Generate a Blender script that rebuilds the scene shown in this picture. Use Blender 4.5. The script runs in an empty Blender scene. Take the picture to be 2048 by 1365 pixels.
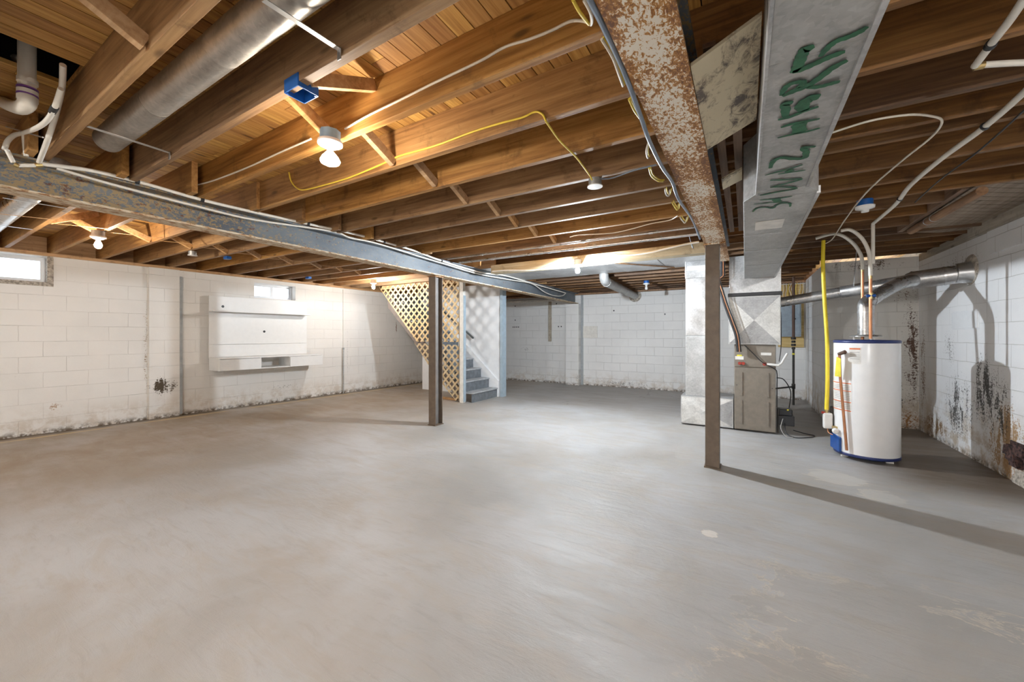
import bpy, bmesh, math, random
from mathutils import Vector, Matrix
R = math.radians
S = bpy.context.scene
COL = S.collection

# ------------------------------------------------------------------ camera
FPX, YAW, HY, CXP, CAMZ = 777.0, R(30.95), 670.0, 1024.0, 1.30
cam = bpy.data.objects.new('camera', bpy.data.cameras.new('camera'))
COL.objects.link(cam)
cam.location = (0, 0, CAMZ)
cam.rotation_euler = (R(90), 0, YAW)
cam.data.sensor_width = 36
cam.data.lens = FPX / 2048 * 36
cam.data.shift_y = -(682.5 - HY) / 2048
cam.data.clip_start = 0.02
S.camera = cam
S.view_settings.view_transform = 'Standard'
S.view_settings.look = 'None'
S.view_settings.exposure = 0.88
S.view_settings.gamma = 1
S.view_settings.use_curve_mapping = False
try:
    S.cycles.max_bounces = 8
    S.cycles.diffuse_bounces = 5
    S.cycles.glossy_bounces = 3
    S.cycles.transmission_bounces = 4
    S.cycles.use_adaptive_sampling = True
    S.cycles.adaptive_threshold = 0.08
    S.cycles.adaptive_min_samples = 16
    S.cycles.use_denoising = True
    S.cycles.sample_clamp_indirect = 6
except Exception:
    pass

# ------------------------------------------------------------------ world (overcast daylight seen through the two windows)
w = bpy.data.worlds.new('world'); S.world = w; w.use_nodes = True
w.node_tree.nodes['Background'].inputs[0].default_value = (0.80, 0.90, 1.0, 1)
w.node_tree.nodes['Background'].inputs[1].default_value = 2.4

# the visible lamps, plus rear fill bulbs added behind the camera: (x, y, z of the bulb, watts, colour)
WARM, COOL, NEUT = (1.0, .88, .73), (.82, .91, 1.0), (1.0, .985, .955)
LAMPS = dict(near=(-1.885, 1.27, 2.205, 17, WARM), left=(-5.76, 1.25, 2.24, 13, WARM),
             middle=(-1.93, 4.935, 2.20, 125, COOL), stair=(-6.24, 5.13, 2.27, 26, NEUT),
             fill_rear_left=(-3.4, -2.4, 2.24, 105, NEUT), fill_rear_right=(0.9, -1.9, 2.24, 120, NEUT),
             fill_rear_far=(-6.4, -2.4, 2.24, 42, NEUT))

# ------------------------------------------------------------------ helpers
def ray(px, py):
    s, c = math.sin(YAW), math.cos(YAW); r = px - CXP
    return (-s * FPX + c * r, c * FPX + s * r, HY - py)
def at(px, py, ax, v):
    """the point of the plane ax = v (x, y or z) that the photograph shows at a pixel"""
    d = ray(px, py); o = (0, 0, CAMZ); i = 'xyz'.index(ax); t = (v - o[i]) / d[i]
    return Vector((o[0] + t * d[0], o[1] + t * d[1], o[2] + t * d[2]))

class MB:
    def __init__(s): s.v = []; s.f = []; s.sm = []
    def add(s, vs, fs, smooth=False):
        n = len(s.v); s.v += [tuple(v) for v in vs]
        s.f += [tuple(i + n for i in f) for f in fs]; s.sm += [smooth] * len(fs); return s
    def box(s, x0, x1, y0, y1, z0, z1):
        x0, x1 = sorted((x0, x1)); y0, y1 = sorted((y0, y1)); z0, z1 = sorted((z0, z1))
        vs = [(x, y, z) for z in (z0, z1) for y in (y0, y1) for x in (x0, x1)]
        return s.add(vs, [(0, 2, 3, 1), (4, 5, 7, 6), (0, 1, 5, 4), (2, 6, 7, 3), (0, 4, 6, 2), (1, 3, 7, 5)])
    def hexa(s, b, t):   # bottom quad, top quad
        return s.add(list(b) + list(t), [(3, 2, 1, 0), (4, 5, 6, 7), (0, 1, 5, 4), (1, 2, 6, 5), (2, 3, 7, 6), (3, 0, 4, 7)])
    def bar(s, p, q, wd, h, up=(0, 0, 1)):
        p, q, up = Vector(p), Vector(q), Vector(up); d = (q - p).normalized()
        a = d.cross(up).normalized(); b = a.cross(d).normalized()
        a *= wd / 2; b *= h / 2
        vs = [p - a - b, p + a - b, p + a + b, p - a + b, q - a - b, q + a - b, q + a + b, q - a + b]
        return s.add(vs, [(0, 1, 2, 3), (7, 6, 5, 4), (0, 4, 5, 1), (1, 5, 6, 2), (2, 6, 7, 3), (3, 7, 4, 0)])
    def prism(s, poly, lo, hi, ax='y'):
        n = len(poly)
        def mk(u, v, t): return {'y': (u, t, v), 'x': (t, u, v), 'z': (u, v, t)}[ax]
        vs = [mk(u, v, lo) for u, v in poly] + [mk(u, v, hi) for u, v in poly]
        fs = [tuple(range(n)), tuple(range(2 * n - 1, n - 1, -1))] + [(i, i + n, (i + 1) % n + n, (i + 1) % n) for i in range(n)]
        return s.add(vs, fs)
    def tube(s, pts, r, n=10, caps=True, radii=None):
        pts = [Vector(p) for p in pts]; m = len(pts); vs = []
        prev = None
        for i, p in enumerate(pts):
            d = (pts[min(i + 1, m - 1)] - pts[max(i - 1, 0)])
            d = d.normalized() if d.length > 1e-9 else Vector((0, 0, 1))
            if prev is None:
                u = d.cross(Vector((0, 0, 1)) if abs(d.z) < .9 else Vector((1, 0, 0))).normalized()
            else:
                u = (prev - d * prev.dot(d)).normalized()
            prev = u; b = d.cross(u); rr = radii[i] if radii else r
            for k in range(n):
                a = 2 * math.pi * k / n
                vs.append(p + (u * math.cos(a) + b * math.sin(a)) * rr)
        fs = [(i * n + k, i * n + (k + 1) % n, (i + 1) * n + (k + 1) % n, (i + 1) * n + k) for i in range(m - 1) for k in range(n)]
        s.add(vs, fs, True)
        if caps:
            s.add(vs[:n], [tuple(range(n - 1, -1, -1))]); s.add(vs[-n:], [tuple(range(n))])
        return s
    def cyl(s, p, q, r, n=20): return s.tube([p, q], r, n)
    def lathe(s, prof, c, n=32, ax='z', ends=True):
        vs = []; c = Vector(c)
        for r, h in prof:
            for k in range(n):
                a = 2 * math.pi * k / n
                v = (r * math.cos(a), r * math.sin(a), h)
                if ax == 'y': v = (v[0], v[2], v[1])
                if ax == 'x': v = (v[2], v[0], v[1])
                vs.append(c + Vector(v))
        m = len(prof)
        s.add(vs, [(i * n + k, i * n + (k + 1) % n, (i + 1) * n + (k + 1) % n, (i + 1) * n + k) for i in range(m - 1) for k in range(n)], True)
        if ends:
            s.add(vs[:n], [tuple(range(n - 1, -1, -1))]); s.add(vs[-n:], [tuple(range(n))])
        return s
    def sphere(s, c, r, n=16, sz=1.0):
        prof = [(max(1e-4, r * math.sin(math.pi * i / 10)), -r * sz * math.cos(math.pi * i / 10)) for i in range(11)]
        return s.lathe(prof, c, n)
    def build(s, name, mat, parent=None, bevel=0, origin=None):
        me = bpy.data.meshes.new(name)
        o0 = Vector(origin) if origin is not None else Vector((0, 0, 0))
        me.from_pydata([tuple(Vector(v) - o0) for v in s.v], [], s.f)
        me.polygons.foreach_set('use_smooth', s.sm)
        bm = bmesh.new(); bm.from_mesh(me)
        bmesh.ops.recalc_face_normals(bm, faces=bm.faces); bm.to_mesh(me); bm.free()
        me.materials.append(mat); me.update()
        o = bpy.data.objects.new(name, me); COL.objects.link(o); o.location = o0
        if parent: o.parent = parent; o.location = o0 - Vector(PW.get(parent.name, (0, 0, 0)))
        if bevel:
            b = o.modifiers.new('bevel', 'BEVEL'); b.width = bevel; b.segments = 2; b.limit_method = 'ANGLE'
        PW[o.name] = tuple(o0)
        return o
PW = {}
def tag(o, label=None, cat=None, group=None, kind=None):
    if label: o['label'] = label
    if cat: o['category'] = cat
    if group: o['group'] = group
    if kind: o['kind'] = kind
    return o
def thing(name, label, cat, loc=(0, 0, 0), group=None):
    o = bpy.data.objects.new(name, None); COL.objects.link(o); o.location = loc; o.empty_display_size = .1
    PW[o.name] = tuple(loc)
    return tag(o, label, cat, group)
def copy_tree(o, loc=None, parent=None):
    c = o.copy(); COL.objects.link(c)
    if parent: c.parent = parent
    if loc is not None: c.location = loc
    for ch in list(o.children): copy_tree(ch, None, c)
    return c
def smooth(pts, k=8):
    pts = [Vector(p) for p in pts]; out = []
    for i in range(len(pts) - 1):
        p0, p1, p2, p3 = pts[max(i - 1, 0)], pts[i], pts[i + 1], pts[min(i + 2, len(pts) - 1)]
        for j in range(k):
            t = j / k
            out.append(.5 * ((2 * p1) + (p2 - p0) * t + (2 * p0 - 5 * p1 + 4 * p2 - p3) * t * t + (3 * p1 - p0 - 3 * p2 + p3) * t ** 3))
    return out + [pts[-1]]

# ------------------------------------------------------------------ materials
class NT:
    def __init__(s, name):
        s.m = bpy.data.materials.new(name); s.m.use_nodes = True; s.t = s.m.node_tree
        s.b = s.t.nodes['Principled BSDF']; s.tc = s.t.nodes.new('ShaderNodeTexCoord')
    def n(s, typ, **kw):
        x = s.t.nodes.new(typ)
        for k, v in kw.items():
            if k.startswith('_'): setattr(x, k[1:], v)
            else: s.put(x.inputs[int(k[1:]) if k[0] == 'i' and k[1:].isdigit() else k.replace('__', ' ')], v)
        return x
    def put(s, inp, v):
        if isinstance(v, bpy.types.NodeSocket): s.t.links.new(v, inp)
        elif isinstance(v, bpy.types.Node): s.t.links.new(v.outputs[0], inp)
        elif isinstance(v, tuple) and len(v) == 3 and inp.type == 'RGBA': inp.default_value = (*v, 1)
        else: inp.default_value = v
    def vec(s, scale=(1, 1, 1), rnd=False, swap=None, rot=(0, 0, 0)):
        src = s.tc.outputs['Object']
        if swap:
            sp = s.n('ShaderNodeSeparateXYZ', i0=src); cb = s.n('ShaderNodeCombineXYZ')
            for i, ch in enumerate(swap):
                if ch in 'xyz': s.put(cb.inputs[i], sp.outputs['xyz'.index(ch)])
            src = cb.outputs[0]
        if rnd:
            oi = s.n('ShaderNodeObjectInfo'); ml = s.n('ShaderNodeMath', _operation='MULTIPLY', i0=oi.outputs['Random'], i1=37.0)
            src = s.n('ShaderNodeVectorMath', _operation='ADD', i0=src, i1=ml.outputs[0]).outputs[0]
        mp = s.n('ShaderNodeMapping', Vector=src, Scale=scale, Rotation=rot)
        return mp.outputs[0]
    def noise(s, vec, scale=5., detail=4., rough=.6, dist=0.):
        return s.n('ShaderNodeTexNoise', Vector=vec, Scale=scale, Detail=detail, Roughness=rough, Distortion=dist).outputs[0]
    def ramp(s, fac, stops):
        r = s.n('ShaderNodeValToRGB', Fac=fac); el = r.color_ramp.elements
        while len(el) < len(stops): el.new(.5)
        for e, (p, c) in zip(el, stops):
            e.position = p; e.color = (*c, 1) if isinstance(c, tuple) else (c, c, c, 1)
        return r.outputs[0]
    def mix(s, fac, a, b, mode='MIX'):
        x = s.n('ShaderNodeMix', _data_type='RGBA', _blend_type=mode)
        s.put(x.inputs[0], fac); s.put(x.inputs[6], a); s.put(x.inputs[7], b); return x.outputs[2]
    def math(s, op, a, b=0., clamp=False):
        return s.n('ShaderNodeMath', _operation=op, _use_clamp=clamp, i0=a, i1=b).outputs[0]
    def rng(s, v, a, b, c=0., d=1., sm=True):
        return s.n('ShaderNodeMapRange', _interpolation_type='SMOOTHSTEP' if sm else 'LINEAR', i0=v, i1=a, i2=b, i3=c, i4=d).outputs[0]
    def xyz(s): return s.n('ShaderNodeSeparateXYZ', i0=s.tc.outputs['Object']).outputs
    def bump(s, h, strength=.3, dist=.01):
        s.put(s.b.inputs['Normal'], s.n('ShaderNodeBump', Height=h, Strength=strength, Distance=dist).outputs[0])
    def done(s, col=None, rough=None, metal=None, **kw):
        if col is not None: s.put(s.b.inputs['Base Color'], col)
        if rough is not None: s.put(s.b.inputs['Roughness'], rough)
        if metal is not None: s.put(s.b.inputs['Metallic'], metal)
        for k, v in kw.items(): s.put(s.b.inputs[k.replace('__', ' ')], v)
        return s.m

def plain(name, col, rough=.5, metal=0., var=.06, scale=14., **kw):
    t = NT(name); n = t.noise(t.vec(rnd=True), scale, 3.)
    c = t.mix(t.rng(n, .3, .7), tuple(max(0, x * (1 - var * 2)) for x in col), tuple(min(1, x * (1 + var)) for x in col))
    return t.done(c, rough, metal, **kw)

def wood(name, dark, mid, light, grain='x', stain=.5, rough=.62):
    t = NT(name)
    sc = {'x': (1.2, 26, 26), 'y': (26, 1.2, 26), 'z': (26, 26, 1.2)}[grain]
    sc2 = {'x': (.5, 3.2, 3.2), 'y': (3.2, .5, 3.2), 'z': (3.2, 3.2, .5)}[grain]
    g = t.noise(t.vec(sc, True), 1.6, 5., .62, .4)
    big = t.noise(t.vec(sc2, True), 1.3, 3., .55, .6)
    v = t.math('ADD', t.math('MULTIPLY', g, .55), t.math('MULTIPLY', big, .45))
    c = t.ramp(v, [(.37, dark), (.5, mid), (.63, light)])
    oi = t.n('ShaderNodeObjectInfo').outputs['Random']
    hs = t.n('ShaderNodeHueSaturation', Color=c, Hue=.5, Saturation=t.rng(oi, 0, 1, .84, 1.06, False), Value=t.rng(oi, 0, 1, .80, 1.16, False), Fac=1.0)
    # knots
    vo = t.n('ShaderNodeTexVoronoi', Vector=t.vec({'x': (2.2, 7, 7), 'y': (7, 2.2, 7), 'z': (7, 7, 2.2)}[grain], True), Scale=1.0)
    kn = t.rng(vo.outputs['Distance'], .05, .14, 1., 0.)
    c2 = t.mix(t.math('MULTIPLY', kn, .65), hs.outputs[0], tuple(x * .28 for x in dark))
    st = t.noise(t.vec((1, 1, 1), True), 5.5, 6., .7, .3)
    c3 = t.mix(t.rng(st, .54, .70, 0, stain), c2, tuple(x * .42 for x in dark))
    t.bump(g, .25, .004)
    return t.done(c3, rough)

M = {}
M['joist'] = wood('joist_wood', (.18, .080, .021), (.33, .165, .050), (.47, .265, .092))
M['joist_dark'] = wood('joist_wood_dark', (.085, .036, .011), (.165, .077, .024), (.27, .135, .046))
M['joist_pale'] = wood('pale_timber', (.27, .21, .12), (.37, .30, .19), (.46, .39, .27), stain=.5)
M['brace'] = wood('brace_wood', (.36, .19, .07), (.54, .31, .13), (.66, .42, .21), stain=.2)
M['plate'] = wood('sill_wood', (.34, .17, .06), (.50, .27, .10), (.62, .36, .16), grain='y', stain=.6)
M['board_y'] = wood('nailer_wood', (.17, .09, .045), (.27, .15, .08), (.38, .23, .13), grain='y')
M['lattice'] = wood('lattice_wood', (.56, .36, .14), (.72, .52, .25), (.82, .63, .36), grain='z', stain=.05)
M['grey_wood'] = wood('weathered_wood', (.30, .25, .19), (.42, .36, .28), (.52, .46, .37), grain='y')
M['soffit_wood'] = wood('soffit_wood', (.20, .14, .09), (.32, .235, .16), (.42, .32, .23), grain='y', stain=.2)

def m_sub():
    t = NT('subfloor_boards')
    ge = t.n('ShaderNodeNewGeometry').outputs['Random Per Island']
    off = t.n('ShaderNodeVectorMath', _operation='SCALE', i0=(7.3, 5.1, 2.2)); t.put(off.inputs[3], t.math('MULTIPLY', ge, 20.))
    src = t.n('ShaderNodeVectorMath', _operation='ADD', i0=t.tc.outputs['Object'], i1=off.outputs[0]).outputs[0]
    g = t.noise(t.n('ShaderNodeMapping', Vector=src, Scale=(30, 1.3, 10)).outputs[0], 1.5, 5., .6, .5)
    c = t.ramp(g, [(.3, (.28, .125, .028)), (.5, (.46, .24, .062)), (.7, (.60, .35, .11))])
    hs = t.n('ShaderNodeHueSaturation', Color=c, Hue=t.rng(ge, 0, 1, .49, .508, False), Saturation=1.0, Value=t.rng(ge, 0, 1, .72, 1.22, False), Fac=1.0)
    vo = t.n('ShaderNodeTexVoronoi', Vector=t.n('ShaderNodeMapping', Vector=src, Scale=(9, 2.4, 9)).outputs[0], Scale=1.0)
    kn = t.rng(vo.outputs['Distance'], .05, .15, .8, 0.)
    c2 = t.mix(kn, hs.outputs[0], (.07, .025, .008))
    return t.done(c2, .6)
M['subfloor'] = m_sub()

def m_block(name, swap, base, dirt=.5, mold=None, joint=.55, lowh=.42):
    """painted concrete block; swap maps object axes to the wall plane"""
    t = NT(name)
    v = t.vec((1, 1, 1), swap=swap)
    wob = t.n('ShaderNodeVectorMath', _operation='SCALE', i0=t.n('ShaderNodeTexNoise', Vector=v, Scale=6.).outputs[1]); wob.inputs[3].default_value = .012
    v2 = t.n('ShaderNodeVectorMath', _operation='ADD', i0=v, i1=wob.outputs[0]).outputs[0]
    br = t.n('ShaderNodeTexBrick', _offset=.5, Vector=v2, Scale=1.0)
    br.inputs['Mortar Size'].default_value = .0035; br.inputs['Mortar Smooth'].default_value = .35
    br.inputs['Brick Width'].default_value = .406; br.inputs['Row Height'].default_value = .2032
    mort = br.outputs['Fac']
    hide = t.rng(t.noise(v, 1.6, 3.), .38, .62, .30, 1.0)       # paint fills many of the joints
    mm = t.math('MULTIPLY', mort, hide)
    big = t.noise(v, 1.1, 4., .6)
    c = t.mix(t.rng(big, .35, .7), base, tuple(x * .93 for x in base))
    c = t.mix(t.math('MULTIPLY', mm, joint), c, (.36, .33, .29))
    pit = t.noise(v, 38., 3., .7)
    patch = t.rng(t.noise(v, 2.2, 3., .6, .5), .56, .72)
    sp = t.math('MULTIPLY', t.rng(pit, .64, .70), patch)
    x, y, z = t.xyz()
    low = t.rng(z, .04, lowh, 1., 0.)
    c = t.mix(t.math('MULTIPLY', sp, dirt), c, (.20, .15, .11))
    wet = t.math('MULTIPLY', low, t.rng(t.noise(v, 5., 5., .7), .42, .62))
    c = t.mix(t.math('MULTIPLY', wet, dirt), c, (.44, .33, .21))
    base_l = t.math('MULTIPLY', t.rng(z, .0, .09, 1., 0.), t.rng(t.noise(v, 13., 4., .7), .40, .58))
    c = t.mix(base_l, c, (.13, .09, .055))
    for (px, pz, rx, rz, k, col) in (mold or []):
        hx = swap[0]; hv = {'x': x, 'y': y}[hx]
        dx = t.math('DIVIDE', t.math('SUBTRACT', hv, px), rx); dz = t.math('DIVIDE', t.math('SUBTRACT', z, pz), rz)
        d = t.math('SQRT', t.math('ADD', t.math('MULTIPLY', dx, dx), t.math('MULTIPLY', dz, dz)))
        a = t.math('MULTIPLY', t.rng(d, .1, 1., 1., 0.), k)
        fine = t.noise(v, 42., 6., .80, .2)
        strk = t.noise(t.n('ShaderNodeMapping', Vector=v, Scale=(7, 1.6, 1), Location=(px, pz, 0)).outputs[0], 1.6, 5., .7, .6)
        a = t.math('MULTIPLY', a, t.rng(strk, .34, .66, .15, 1.25))
        msk = t.math('MULTIPLY', t.rng(t.math('ADD', fine, t.math('MULTIPLY', a, .20)), .63, .72), t.rng(a, .0, .25))
        c = t.mix(msk, c, col)
    h = t.math('SUBTRACT', t.math('MULTIPLY', pit, .35), t.math('MULTIPLY', mm, 1.))
    t.bump(h, .75, .007)
    return t.done(c, .6)
WHT = (.80, .77, .72)
BLK, RST = (.06, .055, .05), (.40, .25, .12)
M['wall_left'] = m_block('painted_block_left', 'yz', (.80, .78, .745), .5,
    [(2.42, .50, .24, .20, 2.0, (.07, .045, .02)), (2.22, 1.1, .05, 1.2, .8, (.30, .20, .10)), (1.32, .33, .12, .10, .9, (.38, .24, .13)), (5.6, .9, .03, .9, .7, (.2, .19, .18)), (4.2, .28, .9, .12, .5, (.15, .13, .11)), (7.0, 1.5, .04, .3, 1., (.25, .15, .1))], joint=.30)
M['wall_back'] = m_block('painted_block_back', 'xz', (.80, .79, .77), .45, [(-3.64, .2, .15, .2, .9, BLK), (-2.5, .1, 1.4, .1, .7, BLK), (-5.2, .9, .5, .12, .55, BLK)], joint=.40)
M['wall_right'] = m_block('painted_block_right', 'yz', (.80, .80, .80), .8,
    [(5.75, .75, .34, .55, 1.3, BLK), (6.25, .50, .55, .55, 1.3, BLK), (7.28, .8, .18, 1.1, 1.0, (.16, .08, .035)), (5.35, .32, .45, .55, 1.9, RST), (6.5, 1.15, .25, .35, .7, BLK), (5.0, .15, .8, .3, 1.2, (.34, .19, .08)), (6.9, .16, .6, .22, 1.5, (.24, .14, .06)), (6.3, 2.05, .9, .25, .8, (.2, .16, .12)), (5.5, .6, .35, .5, 1.4, BLK), (4.6, .2, .5, .3, 1.4, (.30, .17, .08))], lowh=.8)
M['wall_jog'] = m_block('painted_block_jog', 'xz', (.76, .74, .70), .9,
    [(1.97, 1.1, .16, 1.3, 1.15, (.10, .05, .03)), (1.82, .5, .16, .5, 1.1, BLK), (1.72, 1.0, .2, .4, .8, BLK), (1.9, .12, .4, .22, 1.25, (.34, .17, .06)), (1.05, 1.0, .07, 1.4, .9, (.12, .10, .09)), (1.5, 2.3, .7, .14, .9, (.13, .09, .06)), (1.85, 1.9, .25, .3, .8, (.2, .12, .07)), (1.5, .15, .6, .25, 1.3, (.30, .17, .08))], lowh=.7)
M['stair_wall'] = plain('stair_wall_paint', (.76, .77, .78), .55, var=.015)

def m_floor():
    t = NT('painted_concrete_floor')
    v = t.vec(); x, y, z = t.xyz()
    a = t.noise(v, .55, 4., .55, .3)
    c = t.mix(t.rng(a, .35, .65), (.365, .355, .335), (.50, .505, .51))
    st = t.noise(t.vec((1.0, 3.2, 1), rot=(0, 0, R(24))), 1.7, 6., .65, .8)
    c = t.mix(t.rng(st, .46, .66, 0., .42), c, (.46, .41, .345))
    st2 = t.noise(t.vec((1.0, 5., 1), rot=(0, 0, R(-8))), 3.2, 6., .7, 1.2)
    c = t.mix(t.rng(st2, .50, .72, 0., .26), c, (.29, .26, .235))
    br = t.noise(v, 1.3, 5., .6)
    # browner tone towards the left wall, brownish mottling all over
    lf = t.math('MULTIPLY', t.rng(x, -3.2, -6.2, 0., 1.), t.rng(br, .3, .6, .5, 1.))
    c = t.mix(t.math('MULTIPLY', lf, .85), c, (.29, .21, .13))
    bl = t.rng(t.noise(v, .9, 5., .6, .6), .50, .66)
    c = t.mix(t.math('MULTIPLY', bl, .40), c, (.38, .335, .28))
    # worn bare patches in the right foreground and round the heater
    def blob(cx, cy, r, seed, amp=2.4):
        dx = t.math('SUBTRACT', x, cx); dy = t.math('SUBTRACT', y, cy)
        d = t.math('SQRT', t.math('ADD', t.math('MULTIPLY', dx, dx), t.math('MULTIPLY', dy, dy)))
        n = t.noise(t.n('ShaderNodeMapping', Vector=v, Location=(seed, seed, 0), Rotation=(0, 0, .9), Scale=(1., 2.2, 1)).outputs[0], 3.2, 8., .72, 1.0)
        return t.math('SUBTRACT', t.math('ADD', t.math('DIVIDE', d, r), t.math('MULTIPLY', n, amp)), amp * .5)
    for (cx, cy, r, seed, inner, k) in ((.62, 2.15, .62, 3., (.37, .345, .305), .35), (.15, 1.72, .30, 9., (.38, .35, .31), .3), (.72, 4.55, .20, 5., (.56, .54, .50), .8), (.95, 4.2, .14, 13., (.52, .50, .46), .7), (-.20, 2.83, .05, 17., (.72, .68, .62), .9)):
        d = blob(cx, cy, r, seed)
        edge = t.math('MULTIPLY', t.rng(d, .93, .985), t.rng(d, .99, 1.05, 1., 0.))
        ins = t.rng(d, .93, 1.0, 1., 0.)
        c = t.mix(t.math('MULTIPLY', ins, k), c, inner)
        c = t.mix(t.math('MULTIPLY', edge, t.rng(br, .42, .58, .1, .8)), c, (.64, .57, .46))
    # damp brown staining by the right wall
    dmp = t.math('MULTIPLY', t.rng(t.math('SUBTRACT', x, t.math('MULTIPLY', br, .5)), .55, 1.25), t.rng(y, 4.2, 5.0))
    c = t.mix(t.math('MULTIPLY', dmp, .9), c, (.12, .082, .052))
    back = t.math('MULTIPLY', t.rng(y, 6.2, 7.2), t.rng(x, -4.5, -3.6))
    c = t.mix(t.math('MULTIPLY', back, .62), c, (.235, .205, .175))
    # yellow-brown water line beside the left wall
    wl = t.math('ADD', t.math('ADD', x, 7.97), t.math('MULTIPLY', y, -.047))
    c = t.mix(t.math('MULTIPLY', t.rng(wl, .02, .22, 1., 0.), t.rng(br, .2, .6, .6, 1.)), c, (.105, .075, .045))
    ln = t.math('MULTIPLY', t.rng(wl, .21, .24), t.rng(wl, .26, .30, 1., 0.))
    c = t.mix(t.math('MULTIPLY', ln, t.rng(br, .35, .55, .1, .9)), c, (.62, .46, .20))
    # cracks
    wob = t.n('ShaderNodeVectorMath', _operation='SCALE', i0=t.n('ShaderNodeTexNoise', Vector=v, Scale=1.8, Detail=4.).outputs[1]); wob.inputs[3].default_value = .5
    vc = t.n('ShaderNodeVectorMath', _operation='ADD', i0=v, i1=wob.outputs[0]).outputs[0]
    vo = t.n('ShaderNodeTexVoronoi', _feature='DISTANCE_TO_EDGE', Vector=vc, Scale=.55)
    ck = t.math('MULTIPLY', t.rng(vo.outputs[0], .0, .006, 1., 0.), t.math('MULTIPLY', back, .9))
    c = t.mix(t.math('MULTIPLY', ck, .7), c, (.10, .085, .07))
    fine = t.noise(v, 55., 3., .7)
    c = t.mix(t.rng(fine, .68, .74, 0., .5), c, (.60, .57, .52))
    t.bump(t.math('ADD', t.math('ADD', st, t.math('MULTIPLY', st2, .6)), t.math('MULTIPLY', t.noise(v, 26., 6., .75), .45)), .45, .014)
    return t.done(c, t.rng(st, .3, .7, .40, .56), 0., Specular__IOR__Level=.5)
M['floor'] = m_floor()

def m_rust_white():
    t = NT('rusted_white_steel'); v = t.vec((1, .55, 1))
    n = t.noise(v, 92., 5., .64, .6); b = t.noise(t.vec(), 3.3, 4., .55)
    x, y, z = t.xyz()
    ed = t.math('MAXIMUM', t.rng(x, -.300, -.338), t.rng(x, -.215, -.178))
    v2 = t.math('ADD', t.math('ADD', n, t.math('MULTIPLY', t.math('SUBTRACT', b, .5), .45)), t.math('MULTIPLY', ed, .10))
    c = t.ramp(v2, [(.49, (.80, .74, .63)), (.52, (.56, .29, .08)), (.585, (.36, .15, .03)), (.70, (.17, .07, .025))])
    t.bump(n, .4, .003)
    return t.done(c, .6)
M['rust_white'] = m_rust_white()
def m_beam_grey():
    t = NT('blue_grey_rusted_steel'); v = t.vec((1, .6, 1)); x, y, z = t.xyz()
    n = t.noise(v, 62., 6., .70, .5); b = t.noise(t.vec((1, .5, 1)), 3., 4., .6)
    near = t.rng(y, 3.0, .9)
    c = t.mix(t.rng(b, .35, .65), (.105, .125, .15), (.18, .20, .215))
    och = t.rng(t.math('ADD', n, t.math('MULTIPLY', near, .13)), .585, .655)
    c = t.mix(t.math('MULTIPLY', och, .75), c, (.40, .27, .11))
    rs = t.rng(t.math('ADD', t.noise(v, 21., 6., .7), t.math('MULTIPLY', near, .05)), .62, .68)
    c = t.mix(t.math('MULTIPLY', rs, .9), c, (.15, .05, .02))
    return t.done(c, .55, .15)
M['beam_grey'] = m_beam_grey()
def m_flange():
    t = NT('flaking_cream_steel'); v = t.vec((1, .35, 1))
    n = t.noise(v, 40., 6., .7, .5)
    c = t.ramp(n, [(.44, (.66, .58, .45)), (.53, (.55, .40, .24)), (.60, (.28, .13, .05))])
    return t.done(c, .65)
M['flange'] = m_flange()
def m_galv(name, base=.56, rough=.42, metal=.75, tint=(1, 1, 1)):
    t = NT(name); v = t.vec(rnd=True)
    vo = t.n('ShaderNodeTexVoronoi', Vector=v, Scale=70.); n = t.noise(v, 4., 5., .65, .4)
    s = t.math('ADD', t.math('MULTIPLY', t.n('ShaderNodeSeparateColor', i0=vo.outputs['Color']).outputs[0], .13), t.math('MULTIPLY', n, .87))
    a = tuple(base * .62 * x for x in tint); b = tuple(min(1, base * 1.22 * x) for x in tint)
    c = t.ramp(s, [(.28, a), (.72, b)])
    return t.done(c, t.rng(n, .3, .7, rough - .1, rough + .12), metal)
M['galv'] = m_galv('galvanised_sheet')
M['galv_dull'] = m_galv('dull_galvanised_duct', .50, .50, .55, (1, 1, .98))
M['galv_pipe'] = m_galv('galvanised_round_pipe', .60, .33, .85)
M['galv_old'] = m_galv('stained_galvanised_pipe', .46, .42, .75, (1, .95, .88))
M['post_brown'] = plain('brown_painted_steel', (.155, .115, .083), .45, var=.08)
M['post_side'] = plain('brown_grey_steel', (.18, .165, .155), .42)
M['furnace'] = plain('taupe_enamel', (.215, .185, .15), .42)
M['white_enamel'] = plain('white_enamel', (.80, .80, .80), .22, var=.01)
M['white_panel'] = plain('white_laminate', (.78, .78, .77), .38, var=.01)
M['white_plastic'] = plain('white_plastic', (.80, .79, .76), .4, var=.02)
M['pex'] = plain('white_pipe', (.78, .74, .66), .42, var=.03)
M['cable_white'] = plain('white_cable', (.72, .66, .56), .5, var=.03)
M['cable_grey'] = plain('blue_grey_cable', (.18, .22, .28), .35)
M['yellow'] = plain('yellow_coating', (.86, .66, .03), .4, var=.03)
M['yellow_wire'] = plain('yellow_cable', (.80, .60, .07), .45, var=.05)
M['black'] = plain('black_plastic', (.018, .018, .02), .4)
M['black_iron'] = plain('black_iron', (.05, .045, .04), .5, .4)
M['brown_iron'] = plain('brown_iron', (.11, .06, .04), .55, .2)
M['copper'] = plain('copper', (.55, .25, .13), .35, .75)
M['brass'] = plain('brass', (.62, .47, .22), .3, .9)
M['steel'] = plain('bright_steel', (.60, .60, .60), .3, .95)
M['blue_box'] = plain('blue_plastic', (.015, .12, .42), .4)
M['blue_pale'] = plain('pale_blue_box', (.24, .36, .45), .45)
M['navy'] = plain('navy_paint', (.02, .035, .14), .35)
M['blue_cover'] = plain('blue_painted_cover', (.01, .085, .35), .3)
M['red'] = plain('red_plastic', (.34, .035, .02), .4)
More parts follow.
